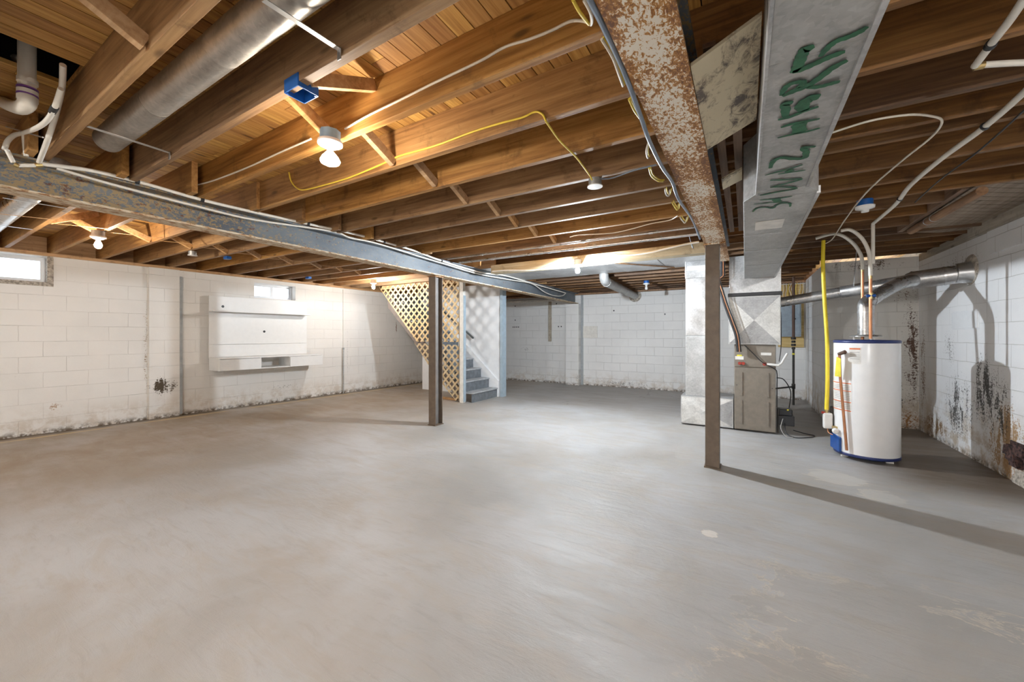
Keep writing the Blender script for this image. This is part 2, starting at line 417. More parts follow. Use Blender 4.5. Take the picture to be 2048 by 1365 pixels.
M['orange'] = plain('orange_label', (.75, .17, .04), .5)
M['paper'] = plain('label_paper', (.74, .72, .68), .6)
M['grey_text'] = plain('grey_print', (.42, .41, .40), .6)
M['tag_yellow'] = plain('yellow_tag', (.78, .68, .05), .5)
M['green_paint'] = plain('green_spray_paint', (.028, .135, .066), .55, var=.15, scale=30)
M['ply'] = wood('plywood_board', (.42, .27, .08), (.60, .42, .15), (.68, .50, .22), stain=.1)
M['panel_grey'] = plain('grey_panel_steel', (.30, .36, .41), .4)
M['tread'] = plain('grey_stair_paint', (.155, .17, .185), .5, var=.12)
M['nosing'] = plain('pale_tread_paint', (.40, .41, .42), .5, var=.12)  # treads lighter than the risers
M['stringer'] = plain('brown_grey_stringer', (.21, .175, .155), .6)
M['white_post'] = plain('white_painted_timber', (.76, .73, .67), .5, var=.05)
M['blue_post'] = plain('blue_grey_edge', (.36, .44, .50), .5, var=.05)
M['handrail'] = plain('dark_handrail', (.09, .10, .10), .4)
M['window_frame'] = plain('white_vinyl', (.75, .78, .82), .35, var=.01)
M['mortar'] = plain('rough_grey_mortar', (.45, .40, .34), .9, var=.25, scale=30)
M['brick_dark'] = plain('dark_broken_block', (.07, .035, .03), .85, var=.5, scale=40)
M['shade_cap_grey'] = plain('shade_and_cap_grey', (.36, .38, .39), .7)  # grey painted as shade beside the pilasters; also colours the conduit cap
M['pvc'] = plain('white_drain_pipe', (.70, .66, .58), .38, var=.02)
M['purple'] = plain('purple_primer', (.17, .06, .26), .5)
def m_mouldy():
    t = NT('mouldy_board'); v = t.vec((1, .6, 1), rot=(0, 0, R(35)))
    n = t.noise(v, 24., 7., .75, .7); b = t.noise(v, 4., 3., .6)
    s = t.math('ADD', n, t.math('MULTIPLY', t.math('SUBTRACT', b, .5), .9))
    c = t.ramp(s, [(.47, (.62, .54, .38)), (.55, (.44, .37, .26)), (.64, (.13, .105, .09))])
    return t.done(c, .7)
M['mouldy'] = m_mouldy()
def m_emit(name, col, k):
    m = bpy.data.materials.new(name); m.use_nodes = True; b = m.node_tree.nodes['Principled BSDF']
    b.inputs['Base Color'].default_value = (.9, .9, .9, 1)
    b.inputs['Emission Color'].default_value = (*col, 1); b.inputs['Emission Strength'].default_value = k
    return m
def m_glass():
    t = NT('window_glass')
    t.b.inputs['Transmission Weight'].default_value = 1.; t.b.inputs['IOR'].default_value = 1.05
    return t.done((.95, .98, 1.), t.rng(t.noise(t.vec(), 3.), 0, 1, .05, .12))
M['glass'] = m_glass()
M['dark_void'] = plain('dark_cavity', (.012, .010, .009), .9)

# ================================================================== THE SETTING
JB, JT = 2.38, 2.615            # undersides and tops of the joists
def struct(name, mb, mat, **k): return tag(mb.build(name, mat, **k), kind='structure')

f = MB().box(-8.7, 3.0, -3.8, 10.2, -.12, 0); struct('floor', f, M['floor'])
# subfloor boards running along y, on the joists; bay of boards open above the drain on the left
ce = MB(); x = -8.7; random.seed(3)
while x < 3.0:
    wd = .089
    if -3.10 < x < -2.78: ce.box(x, x + wd, .55, 10.2, JT, JT + .02); ce.box(x, x + wd, -3.8, .18, JT, JT + .02)
    else:
        ys = [-3.8] + sorted(random.uniform(-3, 9.5) for _ in range(3)) + [10.2]
        for a, b in zip(ys, ys[1:]): ce.box(x, x + wd, a + .001, b - .001, JT, JT + .02)
    x += wd + .005
struct('ceiling', ce, M['subfloor'])
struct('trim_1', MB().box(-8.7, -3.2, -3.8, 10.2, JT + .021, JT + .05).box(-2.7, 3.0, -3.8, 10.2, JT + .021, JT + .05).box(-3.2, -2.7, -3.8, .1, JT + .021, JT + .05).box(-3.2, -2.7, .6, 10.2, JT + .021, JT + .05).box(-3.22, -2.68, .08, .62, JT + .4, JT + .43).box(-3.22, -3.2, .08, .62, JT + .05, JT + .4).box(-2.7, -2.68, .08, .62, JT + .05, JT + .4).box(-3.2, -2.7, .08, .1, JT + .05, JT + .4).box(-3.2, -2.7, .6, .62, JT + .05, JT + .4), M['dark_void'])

# left wall: local frame, y along the wall, x = 0 its face (slightly out of square, like the photograph shows)
LW0 = Vector((-7.97, 0, 0)); LWA = -math.atan(.047)
def LW(d, y, z):
    return LW0 + Matrix.Rotation(LWA, 3, 'Z') @ Vector((d, y, z))
WT = 2.34
W1 = (.80, 1.25, 1.99, 2.33); W2 = (3.72, 4.47, 1.99, 2.27)
lw = MB()
for (a, b) in ((-4., W1[0]), (W1[1], W2[0]), (W2[1], 10.1)): lw.box(-.3, 0, a, b, 0, WT)
for W in (W1, W2):
    lw.box(-.3, 0, W[0], W[1], 0, W[2]); lw.box(-.3, 0, W[0], W[1], W[3], WT)
lw.box(0, .035, 2.25, 2.62, 0, WT); lw.box(0, .035, 5.50, 5.88, 0, WT - .03)
o = struct('wall_left', lw, M['wall_left']); o.location = LW0; o.rotation_euler = (0, 0, LWA)
wb = MB().box(-8.2, -4.02, 9.6, 9.9, 0, 2.33).box(-3.66, 1.03, 9.6, 9.9, 0, 2.33).box(-4.02, -3.66, 9.42, 9.9, 0, 2.10).box(-4.02, -3.66, 9.6, 9.9, 2.10, 2.33)
struct('wall_back', wb, M['wall_back'])
struct('wall_right', MB().box(2.04, 2.34, -3.8, 7.42, 0, 2.30), M['wall_right'])
struct('wall_jog', MB().box(1.034, 2.34, 7.42, 7.7, 0, 2.377), M['wall_jog'])
struct('wall_alcove', MB().box(1.03, 1.33, 7.422, 9.9, 0, 2.377), M['wall_right'])
struct('wall_rear', MB().box(-8.7, 3.0, -4.0, -3.7, 0, 2.7), M['wall_back'])
# sill plates and rim boards
o = struct('trim_2', MB().box(-.28, .03, -3.7, 9.9, WT, JB).box(-.28, -.20, -3.7, 9.9, JB, JT), M['plate']); o.location = LW0; o.rotation_euler = (0, 0, LWA)
struct('trim_3', MB().box(2.0, 2.34, -3.7, 5.95, 2.30, 2.405).box(2.04, 2.34, 5.95, 7.42, 2.30, 2.40).box(2.25, 2.34, -3.7, 9.6, 2.405, JT), M['grey_wood'])
struct('trim_4', MB().box(-8.2, 1.3, 9.55, 9.9, 2.335, JB - .002).box(-8.2, 2.3, 9.75, 9.9, JB, JT), M['board_y'])

# windows
def window(n, W, panes):
    y0, y1, z0, z1 = W
    r = struct('window_%d' % n, MB().box(-.20, -.14, y0, y1, z0, z0 + .02).box(-.20, -.14, y0, y1, z1 - .02, z1).box(-.20, -.14, y0, y0 + .02, z0, z1).box(-.20, -.14, y1 - .02, y1, z0, z1), M['window_frame'])
    r.location = LW0; r.rotation_euler = (0, 0, LWA); PW[r.name] = (0, 0, 0)
    w_ = (y1 - y0 - .04) / panes
    for i in range(panes):
        a = y0 + .02 + i * w_; b = a + w_; d = -.17 if i == 0 else -.185
        t_ = .028
        s = MB().box(d - .015, d + .015, a, b, z0 + .02, z0 + .02 + t_).box(d - .015, d + .015, a, b, z1 - .02 - t_, z1 - .02)
        s.box(d - .015, d + .015, a, a + t_, z0 + .02 + t_, z1 - .02 - t_).box(d - .015, d + .015, b - t_, b, z0 + .02 + t_, z1 - .02 - t_)
        sh = s.build('sash', M['window_frame'], r)
        MB().box(d - .003, d + .003, a + t_, b - t_, z0 + .02 + t_, z1 - .02 - t_).build('pane', M['glass'], sh)
    return r
window(1, W1, 1); window(2, W2, 2)
# plastered reveal round the near window: rough wooden trim under and beside it
tr = MB().box(-.13, .012, W1[1] - .004, W1[1] + .05, W1[2] - .05, WT).box(-.13, .012, W1[0] - .1, W1[1], W1[2] - .05, W1[2] + .002)
o = struct('trim_5', tr, M['mortar']); o.location = LW0; o.rotation_euler = (0, 0, LWA)
# grey strip standing in for shade on the edge of the left pilaster
o = struct('trim_6', MB().box(.0, .038, 2.62, 2.655, .02, 2.24), M['shade_cap_grey']); o.location = LW0; o.rotation_euler = (0, 0, LWA)
# grey strip painted for the shadowed crack beside the back pilaster
struct('trim_7', MB().box(-3.66, -3.60, 9.585, 9.6, 0, 2.33), M['shade_cap_grey'])
# diagonal board ceiling of the right corner
dg = MB(); a0 = R(56.5)
bx0, bx1, by0, by1 = 1.47, 2.24, 4.17, 5.98
k = -4.
while k < 8:
    # plank lines along direction (sin a, cos a)
    u = Vector((math.sin(a0), math.cos(a0))); nrm = Vector((u.y, -u.x))
    poly = [(bx0, by0), (bx1, by0), (bx1, by1), (bx0, by1)]
    def clip(poly, off, sgn):
        out = []
        for i in range(len(poly)):
            p, q = poly[i], poly[(i + 1) % len(poly)]
            dp = (Vector(p).dot(nrm) - off) * sgn; dq = (Vector(q).dot(nrm) - off) * sgn
            if dp >= 0: out.append(p)
            if dp * dq < 0:
                t_ = dp / (dp - dq); out.append((p[0] + (q[0] - p[0]) * t_, p[1] + (q[1] - p[1]) * t_))
        return out
    pl = clip(clip(poly, k + .004, 1), k + .084, -1)
    if len(pl) > 2: dg.prism(pl, 2.405, 2.425, 'z')
    k += .089
tag(dg.build('board_soffit', M['soffit_wood']), 'grey brown soffit of diagonal boards in the upper right corner above the flue', 'soffit')

# ================================================================== JOISTS AND BEAMS
ORD = ['first', 'second', 'third', 'fourth', 'fifth', 'sixth', 'seventh', 'eighth', 'ninth', 'tenth', 'eleventh', 'twelfth', 'thirteenth', 'fourteenth', 'fifteenth', 'sixteenth', 'seventeenth', 'eighteenth', 'nineteenth', 'twentieth', 'twenty-first', 'twenty-second', 'twenty-third', 'twenty-fourth']
def joist(x0, x1, yfar, mat, label, group, th=.040, zb=JB):
    L = x1 - x0
    o = MB().box(x0, x1, yfar - th, yfar, zb, JT - .0008).build('floor_joist', mat, origin=(x0 + L / 2, yfar, zb), bevel=.002)
    return tag(o, label, 'joist', group)
mid = [-3.05, -2.64, -2.23, -1.82, -1.41, -1.0, -.62, -.21, .175, .593, .990, 1.385, 1.79, 2.196, 2.61, 3.02, 3.415, 3.84, 4.24, 4.62]
nb = 0
for y in mid:
    if y < .5:
        vis = 'brown wooden joist behind the camera %s back in the middle bay' % ORD[mid.index(y)]
        if y < 0: 
            joist(-4.0, -.19, y, M['joist'], vis, 'joists of the middle bay'); continue
    nb += 1
    joist(-4.0, -.19, y, M['joist'], '%s orange brown joist from the camera in the bay between the two steel beams' % ORD[nb - 1], 'joists of the middle bay')
back = [5.62, 6.02, 6.42, 6.80, 7.18, 7.56, 7.94, 8.32, 8.70, 9.08, 9.42]
for i, y in enumerate(back):
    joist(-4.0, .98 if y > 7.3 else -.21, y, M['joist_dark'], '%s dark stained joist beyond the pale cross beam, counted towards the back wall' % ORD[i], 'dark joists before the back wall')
left = [-2.68, -2.27, -1.86, -1.45, -1.04, -.66, -.25, .135, .53, .925, 1.31, 1.765, 2.165, 2.54, 2.95, 3.435, 3.90, 4.26, 4.64, 5.03, 5.45, 5.86, 6.9, 7.4, 7.9, 8.4, 8.9, 9.3]
nl = 0
for y in left:
    mt = M['joist'] if y < 5.3 else M['brace'] if y < 6 else M['joist']
    if y < .5: lb = 'brown joist behind the camera over the left side, %s of its run' % ORD[left.index(y)]
    else:
        nl += 1; lb = '%s wooden joist from the near left corner in the bay over the left wall' % ORD[nl - 1]
    x0 = LW(-.18, y, 0).x
    joist(x0, -3.58, y, mt, lb, 'joists of the left bay')
right = [-2.9, -2.5, -2.1, -1.7, -1.3, -.9, -.5, -.1, .3, .70, 1.22, 1.76, 2.147, 2.53, 2.80, 2.97, 3.42, 3.77, 4.16, 4.52, 4.87, 5.30, 5.70, 6.05, 6.42, 6.80, 7.18]
nr = 0
for y in right:
    xe = 2.24
    if 4.2 < y < 5.6: xe = 1.38
    if y < .5: lb = 'dark brown joist behind the camera over the right side, %s of its run' % ORD[right.index(y)]
    else:
        nr += 1; lb = '%s dark brown joist from the camera to the right of the rusty beam' % ORD[nr - 1]
    x0 = -.20
    if 5.1 < y < 5.5: pass
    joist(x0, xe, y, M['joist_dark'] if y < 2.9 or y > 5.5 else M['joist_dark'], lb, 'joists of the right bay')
tag(MB().box(1.38, 1.42, 4.2, 5.62, JB, JT - .001).build('header_board', M['board_y'], bevel=.002), 'short wooden header board closing the joist ends beside the diagonal soffit', 'joist')

def ibeam(name, x, hw, y0, y1, z0, z1, zb1, label, mweb, mfl, side):
    """z0 = bottom at y0, zb1 = bottom at y1"""
    r = thing(name, label, 'beam', (x, y0, z0))
    def sl(mb):
        mb.v = [(a, b, c + ((zb1 - z0) * (b - y0) / (y1 - y0) if c < (z0 + z1) / 2 else 0)) for a, b, c in mb.v]; return mb
    sl(MB().box(x - hw, x + hw, y0, y1, z0, z0 + .014)).build('bottom_flange', mfl, r)
    MB().box(x - hw, x + hw, y0, y1, z1 - .014, z1).build('top_flange', mweb, r)
    sl(MB().box(x - .035 * side - .02, x - .035 * side + .02, y0, y1, z0 + .012, z1 - .012)).build('web', mweb, r)
    return r
ibeam('steel_beam', -3.80, .083, -3.68, 9.58, 2.185, 2.378, 2.115, 'long blue grey steel beam with ochre rust and two white pipes along it', M['beam_grey'], M['flange'], 1)
ibeam('steel_beam', -.25, .092, -3.68, 5.35, 2.19, 2.378, 2.19, 'steel beam with a rusty white speckled underside running overhead from the camera', M['beam_grey'], M['rust_white'], 1)

# posts
def hpost(x, y, wx, wy, z1, label):
    r = thing('steel_column', label, 'column', (x, y, 0))
    MB().box(x - wx, x + wx, y - wy, y - wy + .012, 0.01, z1 - .012).build('front_flange', M['post_brown'], r, .002)
    MB().box(x - wx, x + wx, y + wy - .012, y + wy, 0.01, z1 - .012).build('rear_flange', M['post_brown'], r, .002)
    MB().box(x - .006, x + .006, y - wy + .012, y + wy - .012, 0.01, z1 - .012).build('web', M['post_side'], r)
    MB().box(x - wx - .01, x + wx + .01, y - wy - .01, y + wy + .01, 0, .012).build('base_plate', M['post_brown'], r)
    MB().box(x - wx - .01, x + wx + .01, y - wy - .01, y + wy + .01, z1 - .012, z1 - .001).build('cap_plate', M['rust_white'], r)
    return r
hpost(-3.835, 4.25, .064, .078, 2.141, 'brown and grey steel column under the blue grey beam in front of the stairs')
r = thing('steel_column', 'brown painted steel column under the end of the rusty overhead beam', 'column', (-.262, 4.33, 0))
MB().box(-.335, -.212, 4.24, 4.40, .01, 2.176).build('shaft', M['post_brown'], r, .004)
MB().box(-.35, -.16, 4.22, 4.42, 2.176, 2.189).build('cap_plate', M['rust_white'], r)
MB().box(-.345, -.20, 4.23, 4.41, 0, .012).build('base_plate', M['post_brown'], r)

# pale cross beam, sheet metal panning behind it
o = MB().box(-3.38, -.36, 5.00, 5.15, 2.25, 2.378).build('cross_beam', M['joist_pale'], bevel=.003)
tag(o, 'pale doubled timber cross beam holding the bright bulb in the middle', 'beam')
pn = thing('sheet_metal_panning', 'grey sheet metal nailed under the joists behind the pale cross beam', 'duct panning', (-2, 5.9, 2.36))
for i in range(5):
    a = -3.68 + i * .655
    MB().box(a, a + .65, 5.16, 6.62, 2.366 - .004 * (i % 2), 2.372 - .004 * (i % 2)).build('metal_sheet', M['galv'], pn)
MB().bar((-1.9, 5.35, 2.352), (-.95, 6.5, 2.352), .03, .014).build('batten', M['joist_dark'], pn)

# bridging
def brace(p, q, label, grp):
    o = MB().bar(p, q, .058, .036, up=(0, 1, 0) if abs(p[1] - q[1]) < .01 else (1, 0, 0)).build('bridging_brace', M['brace'], bevel=.002)
    return tag(o, label, 'brace', grp)
mj = [y for y in mid if y > .1]
for i, (a, b) in enumerate(zip(mj, mj[1:])):
    if a > 3.9 : break
    if .5 < a < .7: continue
    xx = -1.95 + .03 * math.sin(i * 2.3)
    brace((xx, a + .004, JT - .04), (xx, b - .044, JB + .025), 'short wooden brace between the %s and %s joists between the two steel beams' % (ORD[i], ORD[i + 1]), 'bridging of the middle bay')
brace((-1.63, .994, JB + .03), (-1.63, 1.34, JT - .04), 'short wooden brace behind the open blue box near the lit lamp', 'bridging of the middle bay')
lj = [y for y in left if y > .5]
for i, (a, b) in enumerate(zip(lj, lj[1:])):
    if a > 4.3: break
    if a < .8: continue
    xx = -5.95 + .03 * math.sin(i * 1.7)
    brace((xx, a + .004, JT - .04), (xx, b - .044, JB + .025), 'short wooden brace between the %s and %s joists over the left wall' % (ORD[i], ORD[i + 1]), 'bridging of the left bay')
    if i in (1, 0): brace((xx + .10, a + .004, JB + .03), (xx + .10, b - .044, JT - .04), 'pale brace crossing another near the %s joist over the left wall' % ORD[i], 'bridging of the left bay')

# ================================================================== BOARDS BETWEEN BEAM AND DUCT
for (xa, lb) in ((-.135, 'long narrow brown nailer board beside the rusty beam'), (-.055, 'long narrow brown nailer board close to the duct')):
    tag(MB().box(xa, xa + .042, 1.6, 4.6, 2.36, 2.379).build('nailer_board', M['board_y'], bevel=.001), lb, 'board', 'boards beside the duct')
def tilt_panel(y0, y1, xa, za, xb, zb, name, label, y0b=None):
    y0b = y0 if y0b is None else y0b
    b = [(xa, y0, za), (xb, y0b, zb), (xb, y1, zb), (xa, y1, za)]
    t_ = [(p[0], p[1], p[2] + .012) for p in b]
    return tag(MB().hexa(b, t_).build(name, M['mouldy']), label, 'board')
tilt_panel(1.42, 2.10, -.156, 2.196, .045, 2.285, 'mouldy_board', 'cream board with dark mould slanting between the rusty beam and the duct')
tilt_panel(2.62, 2.80, -.120, 2.22, -.015, 2.262, 'mouldy_board', 'small cream mouldy board further along between the beam and the duct')

# ================================================================== MAIN DUCT, PLENUM, FURNACE
ZD = 2.05
du = thing('supply_duct', 'rectangular galvanised supply duct overhead with green spray painted letters', 'duct', (.15, 3.5, ZD))
def duct_seg(x0, x1, y0, y1, z0, z1, nm='duct_section'):
    return MB().box(x0, x1, y0, y1, z0, z1).build(nm, M['galv_dull'], du, .003)
duct_seg(.055, .268, -1.8, 1.30, ZD, 2.374); duct_seg(.053, .270, 1.302, 2.44, ZD + .002, 2.374)
b = [(.055, 2.44, ZD), (.268, 2.44, ZD), (.330, 2.56, ZD), (-.008, 2.56, ZD)]
t_ = [(.055, 2.44, 2.374), (.268, 2.44, 2.374), (.330, 2.56, 2.374), (-.008, 2.56, 2.374)]
MB().hexa(b, t_).build('transition', M['galv_dull'], du, .002)
for a, b_ in ((2.56, 3.45), (3.452, 4.10), (4.102, 4.95), (4.952, 6.06)): duct_seg(-.008, .33, a, b_, ZD + .001 * (a > 3), 2.374)
MB().box(.262, .276, -1.8, 2.44, ZD - .008, ZD + .03).build('seam', M['galv'], du)
MB().box(.322, .338, 2.56, 6.05, ZD - .008, ZD + .03).build('seam', M['galv'], du)
MB().box(.048, .056, -1.8, 2.44, ZD - .012, ZD + .02).build('seam', M['galv'], du)
for yy in (3.45, 4.10, 4.95): MB().box(-.011, .334, yy - .018, yy + .018, ZD - .003, ZD).build('joint_strip', M['galv'], du)
# foil patch
MB().box(.06, .22, 3.05, 3.28, ZD - .004, ZD - .001).build('foil_patch', M['paper'], du)
# lettering: strokes sprayed on the underside
def stroke(mb, pts, wdt):
    z = ZD - .0045
    P = [at(px, py, 'z', z) for px, py in pts]
    P = smooth(P, 5); n = len(P)
    L = []; Rr = []
    for i, p in enumerate(P):
        d = (P[min(i + 1, n - 1)] - P[max(i - 1, 0)]); d.z = 0; d = d.normalized() if d.length > 1e-7 else Vector((1, 0, 0))
        s_ = Vector((-d.y, d.x, 0)); e = min(i, n - 1 - i) / max(1, n - 1) * 2
        w_ = 1.3 * wdt * (.55 + .45 * min(1, e * 3)) * (1 + .12 * math.sin(i * 1.9))
        L.append(p + s_ * w_ / 2); Rr.append(p - s_ * w_ / 2)
    vs = L + Rr + [v + Vector((0, 0, .001)) for v in L + Rr]
    fs = []
    for i in range(n - 1):
        fs += [(i, i + 1, n + i + 1, n + i), (2 * n + i, 3 * n + i, 3 * n + i + 1, 2 * n + i + 1)]
    mb.add(vs, fs)
A = lambda pts: [(x / 6.827 + 1500, y / 6.827 + 20) for x, y in pts]
D = lambda pts: [(x / 4.55 + 1400, y / 4.55 + 150) for x, y in pts]
letters = [
    [(A([(590, 860), (660, 760), (700, 640), (760, 540), (850, 540)]), .022), (A([(580, 850), (720, 810), (900, 730), (1100, 640), (1300, 570)]), .017), (A([(960, 640), (1050, 530), (1180, 430), (1350, 370), (1500, 300), (1600, 230)]), .014)],
    [(A([(430, 1170), (470, 1080), (560, 1010), (680, 985), (730, 1000), (640, 1070)]), .014), (A([(440, 1180), (600, 1110), (780, 1040), (950, 930), (1120, 800), (1330, 690)]), .018), (A([(780, 1060), (950, 1050), (1100, 1010), (1230, 980)]), .014)],
    [(D([(710, 410), (830, 380), (950, 330), (1080, 290)]), .013), (D([(775, 385), (780, 310), (770, 270), (845, 255)]), .020), (D([(950, 330), (930, 275), (1000, 220), (1090, 200)]), .030)],
    [(D([(735, 480), (830, 450), (960, 425), (1090, 400)]), .012), (D([(705, 575), (850, 540), (960, 520), (1090, 485)]), .010), (D([(900, 440), (905, 530)]), .034)],
    [(D([(640, 850), (665, 790), (740, 755), (860, 765), (950, 755), (965, 700), (940, 665), (1050, 655)]), .018)],
    [(D([(592, 915), (720, 880), (830, 850), (935, 818)]), .010), (D([(710, 905), (840, 885), (960, 868)]), .009), (D([(780, 890), (850, 862)]), .02)],
    [(D([(640, 960), (760, 956), (920, 950), (800, 985), (640, 1025)]), .012), (D([(640, 1025), (760, 1020), (875, 1035), (700, 1068), (545, 1100)]), .012)],
    [(D([(545, 1142), (680, 1130), (840, 1106)]), .010), (D([(490, 1178), (640, 1165), (800, 1158)]), .009), (D([(690, 1130), (710, 1160)]), .03)],
    [(D([(480, 1248), (520, 1215), (600, 1205), (660, 1215), (690, 1190), (740, 1172), (815, 1170), (820, 1200)]), .012)]]
for L_ in letters:
    mb = MB()
    for pts, wdt in L_: stroke(mb, pts, wdt)
    tag(mb.build('painted_letter', M['green_paint'], du), 'green sprayed letter')

# plenum and coil box above the furnace
FX0, FX1, FY = -.125, .345, 6.085
pl = thing('plenum', 'boxy galvanised plenum and coil cabinet standing on the furnace', 'duct', (.1, 6.4, 1.17))
MB().box(-.185, .400, FY - .03, FY + .52, 1.86, 2.36).build('upper_box', M['galv'], pl, .003)
MB().box(-.20, .410, FY - .045, FY + .53, 1.815, 1.86).build('black_gasket', M['black'], pl, .006)
cb = MB().box(-.19, .395, FY - .03, FY + .52, 1.17, 1.815).build('coil_cabinet', M['galv_dull'], pl, .003)
x0, x1, z0, z1, yf = -.18, .385, 1.185, 1.80, FY - .0305
cx_, cz_ = (x0 + x1) / 2, (z0 + z1) / 2
def tri(a, b_, mat):
    vs = [(a[0], yf, a[1]), (b_[0], yf, b_[1]), (cx_, yf - .018, cz_), (a[0], yf + .001, a[1]), (b_[0], yf + .001, b_[1]), (cx_, yf + .001, cz_)]
    MB().add(vs, [(0, 1, 2), (5, 4, 3), (0, 3, 4, 1), (1, 4, 5, 2), (2, 5, 3, 0)]).build('pressed_facet', mat, cb)
M['facet_lit'] = m_galv('pressed_sheet_lit', .66, .5, .35, (1, .99, .95)); M['facet_shaded'] = m_galv('pressed_sheet_shaded', .40, .42, .5)  # one sheet in two tones: lit and shaded facets painted in
tri((x0, z1), (x1, z1), M['facet_shaded']); tri((x0, z0), (x1, z0), M['facet_shaded']); tri((x0, z0), (x0, z1), M['facet_lit']); tri((x1, z0), (x1, z1), M['facet_lit'])

fu = thing('furnace', 'taupe gas furnace cabinet standing under the galvanised plenum', 'furnace', (.11, 6.4, 0))
MB().box(FX0, FX1, FY + .02, FY + .72, 0.02, 1.168).build('cabinet', M['furnace'], fu, .004)
dp = MB().box(FX0 + .003, FX1 - .003, FY, FY + .02, 0.03, .86).build('door', M['furnace'], fu, .004)
for xx in (FX0 + .075, FX1 - .095):
    for za, zb in ((.48, .80), (.10, .42)):
        MB().box(xx, xx + .022, FY - .013, FY + .001, za, zb).build('pressed_rib', M['furnace'], dp, .003)
for xx, zz in ((FX0 + .03, .62), (FX1 - .04, .60)): MB().lathe([(.006, 0), (.006, .006)], (xx, FY - .006, zz), 10, 'y').build('screw', M['black'], dp)
up = MB().box(FX0 + .003, FX1 - .003, FY, FY + .02, .87, 1.165).build('upper_panel', M['furnace'], fu, .003)
MB().box(FX0 + .01, FX0 + .11, FY - .003, FY, .965, 1.01).build('label_sticker', M['paper'], up); MB().box(FX0 + .03, FX0 + .09, FY - .0035, FY, 1.01, 1.03).build('label_sticker', M['tag_yellow'], up)
MB().box(FX1 - .165, FX1 - .05, FY - .003, FY, 1.03, 1.065).build('label_sticker', M['paper'], up)
for i, xx in enumerate((FX0 + .065, FX0 + .105, FX1 - .125)): MB().lathe([(.020, 0), (.022, .012), (.016, .03)], (xx, FY - .03, .915), 14, 'y').build('drain_plug', M['red'], up)
dr = MB().tube([(FX1 - .10, FY - .03, .915), (FX1 - .05, FY - .03, .912), (FX1 + .03, FY - .03, .905)], .016, 12).tube([(FX1 + .02, FY - .03, .905), (FX1 + .055, FY - .02, .93), (FX1 + .12, FY, 1.06)], .013, 10)
dr.build('condensate_pipe', M['white_plastic'], fu)
# cords on the furnace
MB().tube(smooth([(FX0 + .12, FY - .02, 1.16), (FX0 + .22, FY - .03, 1.05), (FX0 + .32, FY - .035, .94), (FX1 - .02, FY - .035, .86), (FX1 + .01, FY - .01, .80), (FX1 + .012, FY + .02, .60), (FX1 + .012, FY + .02, .36)]), .006, 6).build('control_cord', M['black'], fu)
MB().tube(smooth([(FX1 + .055, FY + .05, 1.60), (FX1 + .06, FY + .05, 1.30), (FX1 + .055, FY + .05, 1.1), (FX1 + .035, FY + .03, .95)]), .005, 6).build('control_cord', M['black'], fu)

# return duct and base box
rd = thing('return_duct', 'tall galvanised return duct rising from a low metal box beside the furnace', 'duct', (-.5, 6.3, 0))
bb = MB().box(-.80, FX0 - .01, FY + .02, FY + .58, .02, .42).build('base_box', M['galv'], rd, .004)
x0, x1, z0, z1, yf = -.79, FX0 - .02, .035, .405, FY + .0195
cx_, cz_ = (x0 + x1) / 2 - .02, (z0 + z1) / 2
tri((x0, z1), (x1, z1), M['facet_lit']); tri((x0, z0), (x1, z0), M['facet_lit']); tri((x0, z0), (x0, z1), M['facet_lit']); tri((x1, z0), (x1, z1), M['facet_shaded'])
for o_ in [q for q in bpy.data.objects if q.name.startswith('pressed_facet') and q.location.length >= 0 and q.parent == cb][-4:]: o_.parent = bb; 
MB().box(-.745, -.42, FY + .08, FY + .38, .42, 1.285).build('lower_section', M['galv_dull'], rd, .003)
MB().box(-.742, -.423, FY + .083, FY + .377, 1.29, 2.12).build('middle_section', M['galv'], rd, .003)
MB().box(-.75, -.415, FY + .075, FY + .385, 2.12, 2.365).build('upper_section', M['galv'], rd, .003)
MB().box(-.72, -.44, FY + .060, FY + .074, 2.23, 2.29).build('tape_patch', M['paper'], rd)

# condensate pump with cords
cp = thing('condensate_pump', 'small black condensate pump box beside the furnace foot', 'pump', (FX1 + .10, FY + .12, 0))
MB().box(FX1 + .025, FX1 + .20, FY + .04, FY + .22, .12, .25).build('tank', M['black'], cp, .008)
MB().box(FX1 + .035, FX1 + .18, FY + .05, FY + .21, .25, .33).build('motor_housing', M['black'], cp, .01)
MB().box(FX1 + .12, FX1 + .14, FY + .045, FY + .055, .32, .335).build('indicator', M['tag_yellow'], cp)
MB().box(FX1 + .02, FX1 + .035, FY + .05, FY + .21, .02, .33).build('bracket', M['black_iron'], cp)
cord = MB().tube(smooth([(FX1 + .10, FY + .1, .24), (FX1 + .10, FY - .02, .06), (FX1 + .18, FY - .08, .010), (FX1 + .34, FY + .02, .008), (FX1 + .42, FY + .16, .008), (FX1 + .33, FY + .22, .010), (FX1 + .2, FY + .22, .04)]), .006, 6)
cord.build('drain_cord', M['black'], cp)
MB().tube(smooth([(FX1 + .08, FY + .05, .22), (FX1 + .05, FY - .03, .10), (FX1 + .10, FY - .08, .012), (FX1 + .17, FY - .09, .010)]), .005, 6).build('clear_tube', M['grey_text'], cp)
MB().tube(smooth([(FX1 + .02, FY + .25, .72), (FX1 + .10, FY + .22, .70), (FX1 + .17, FY + .18, .55), (FX1 + .15, FY + .14, .34)]), .006, 6).build('power_cord', M['black'], cp)

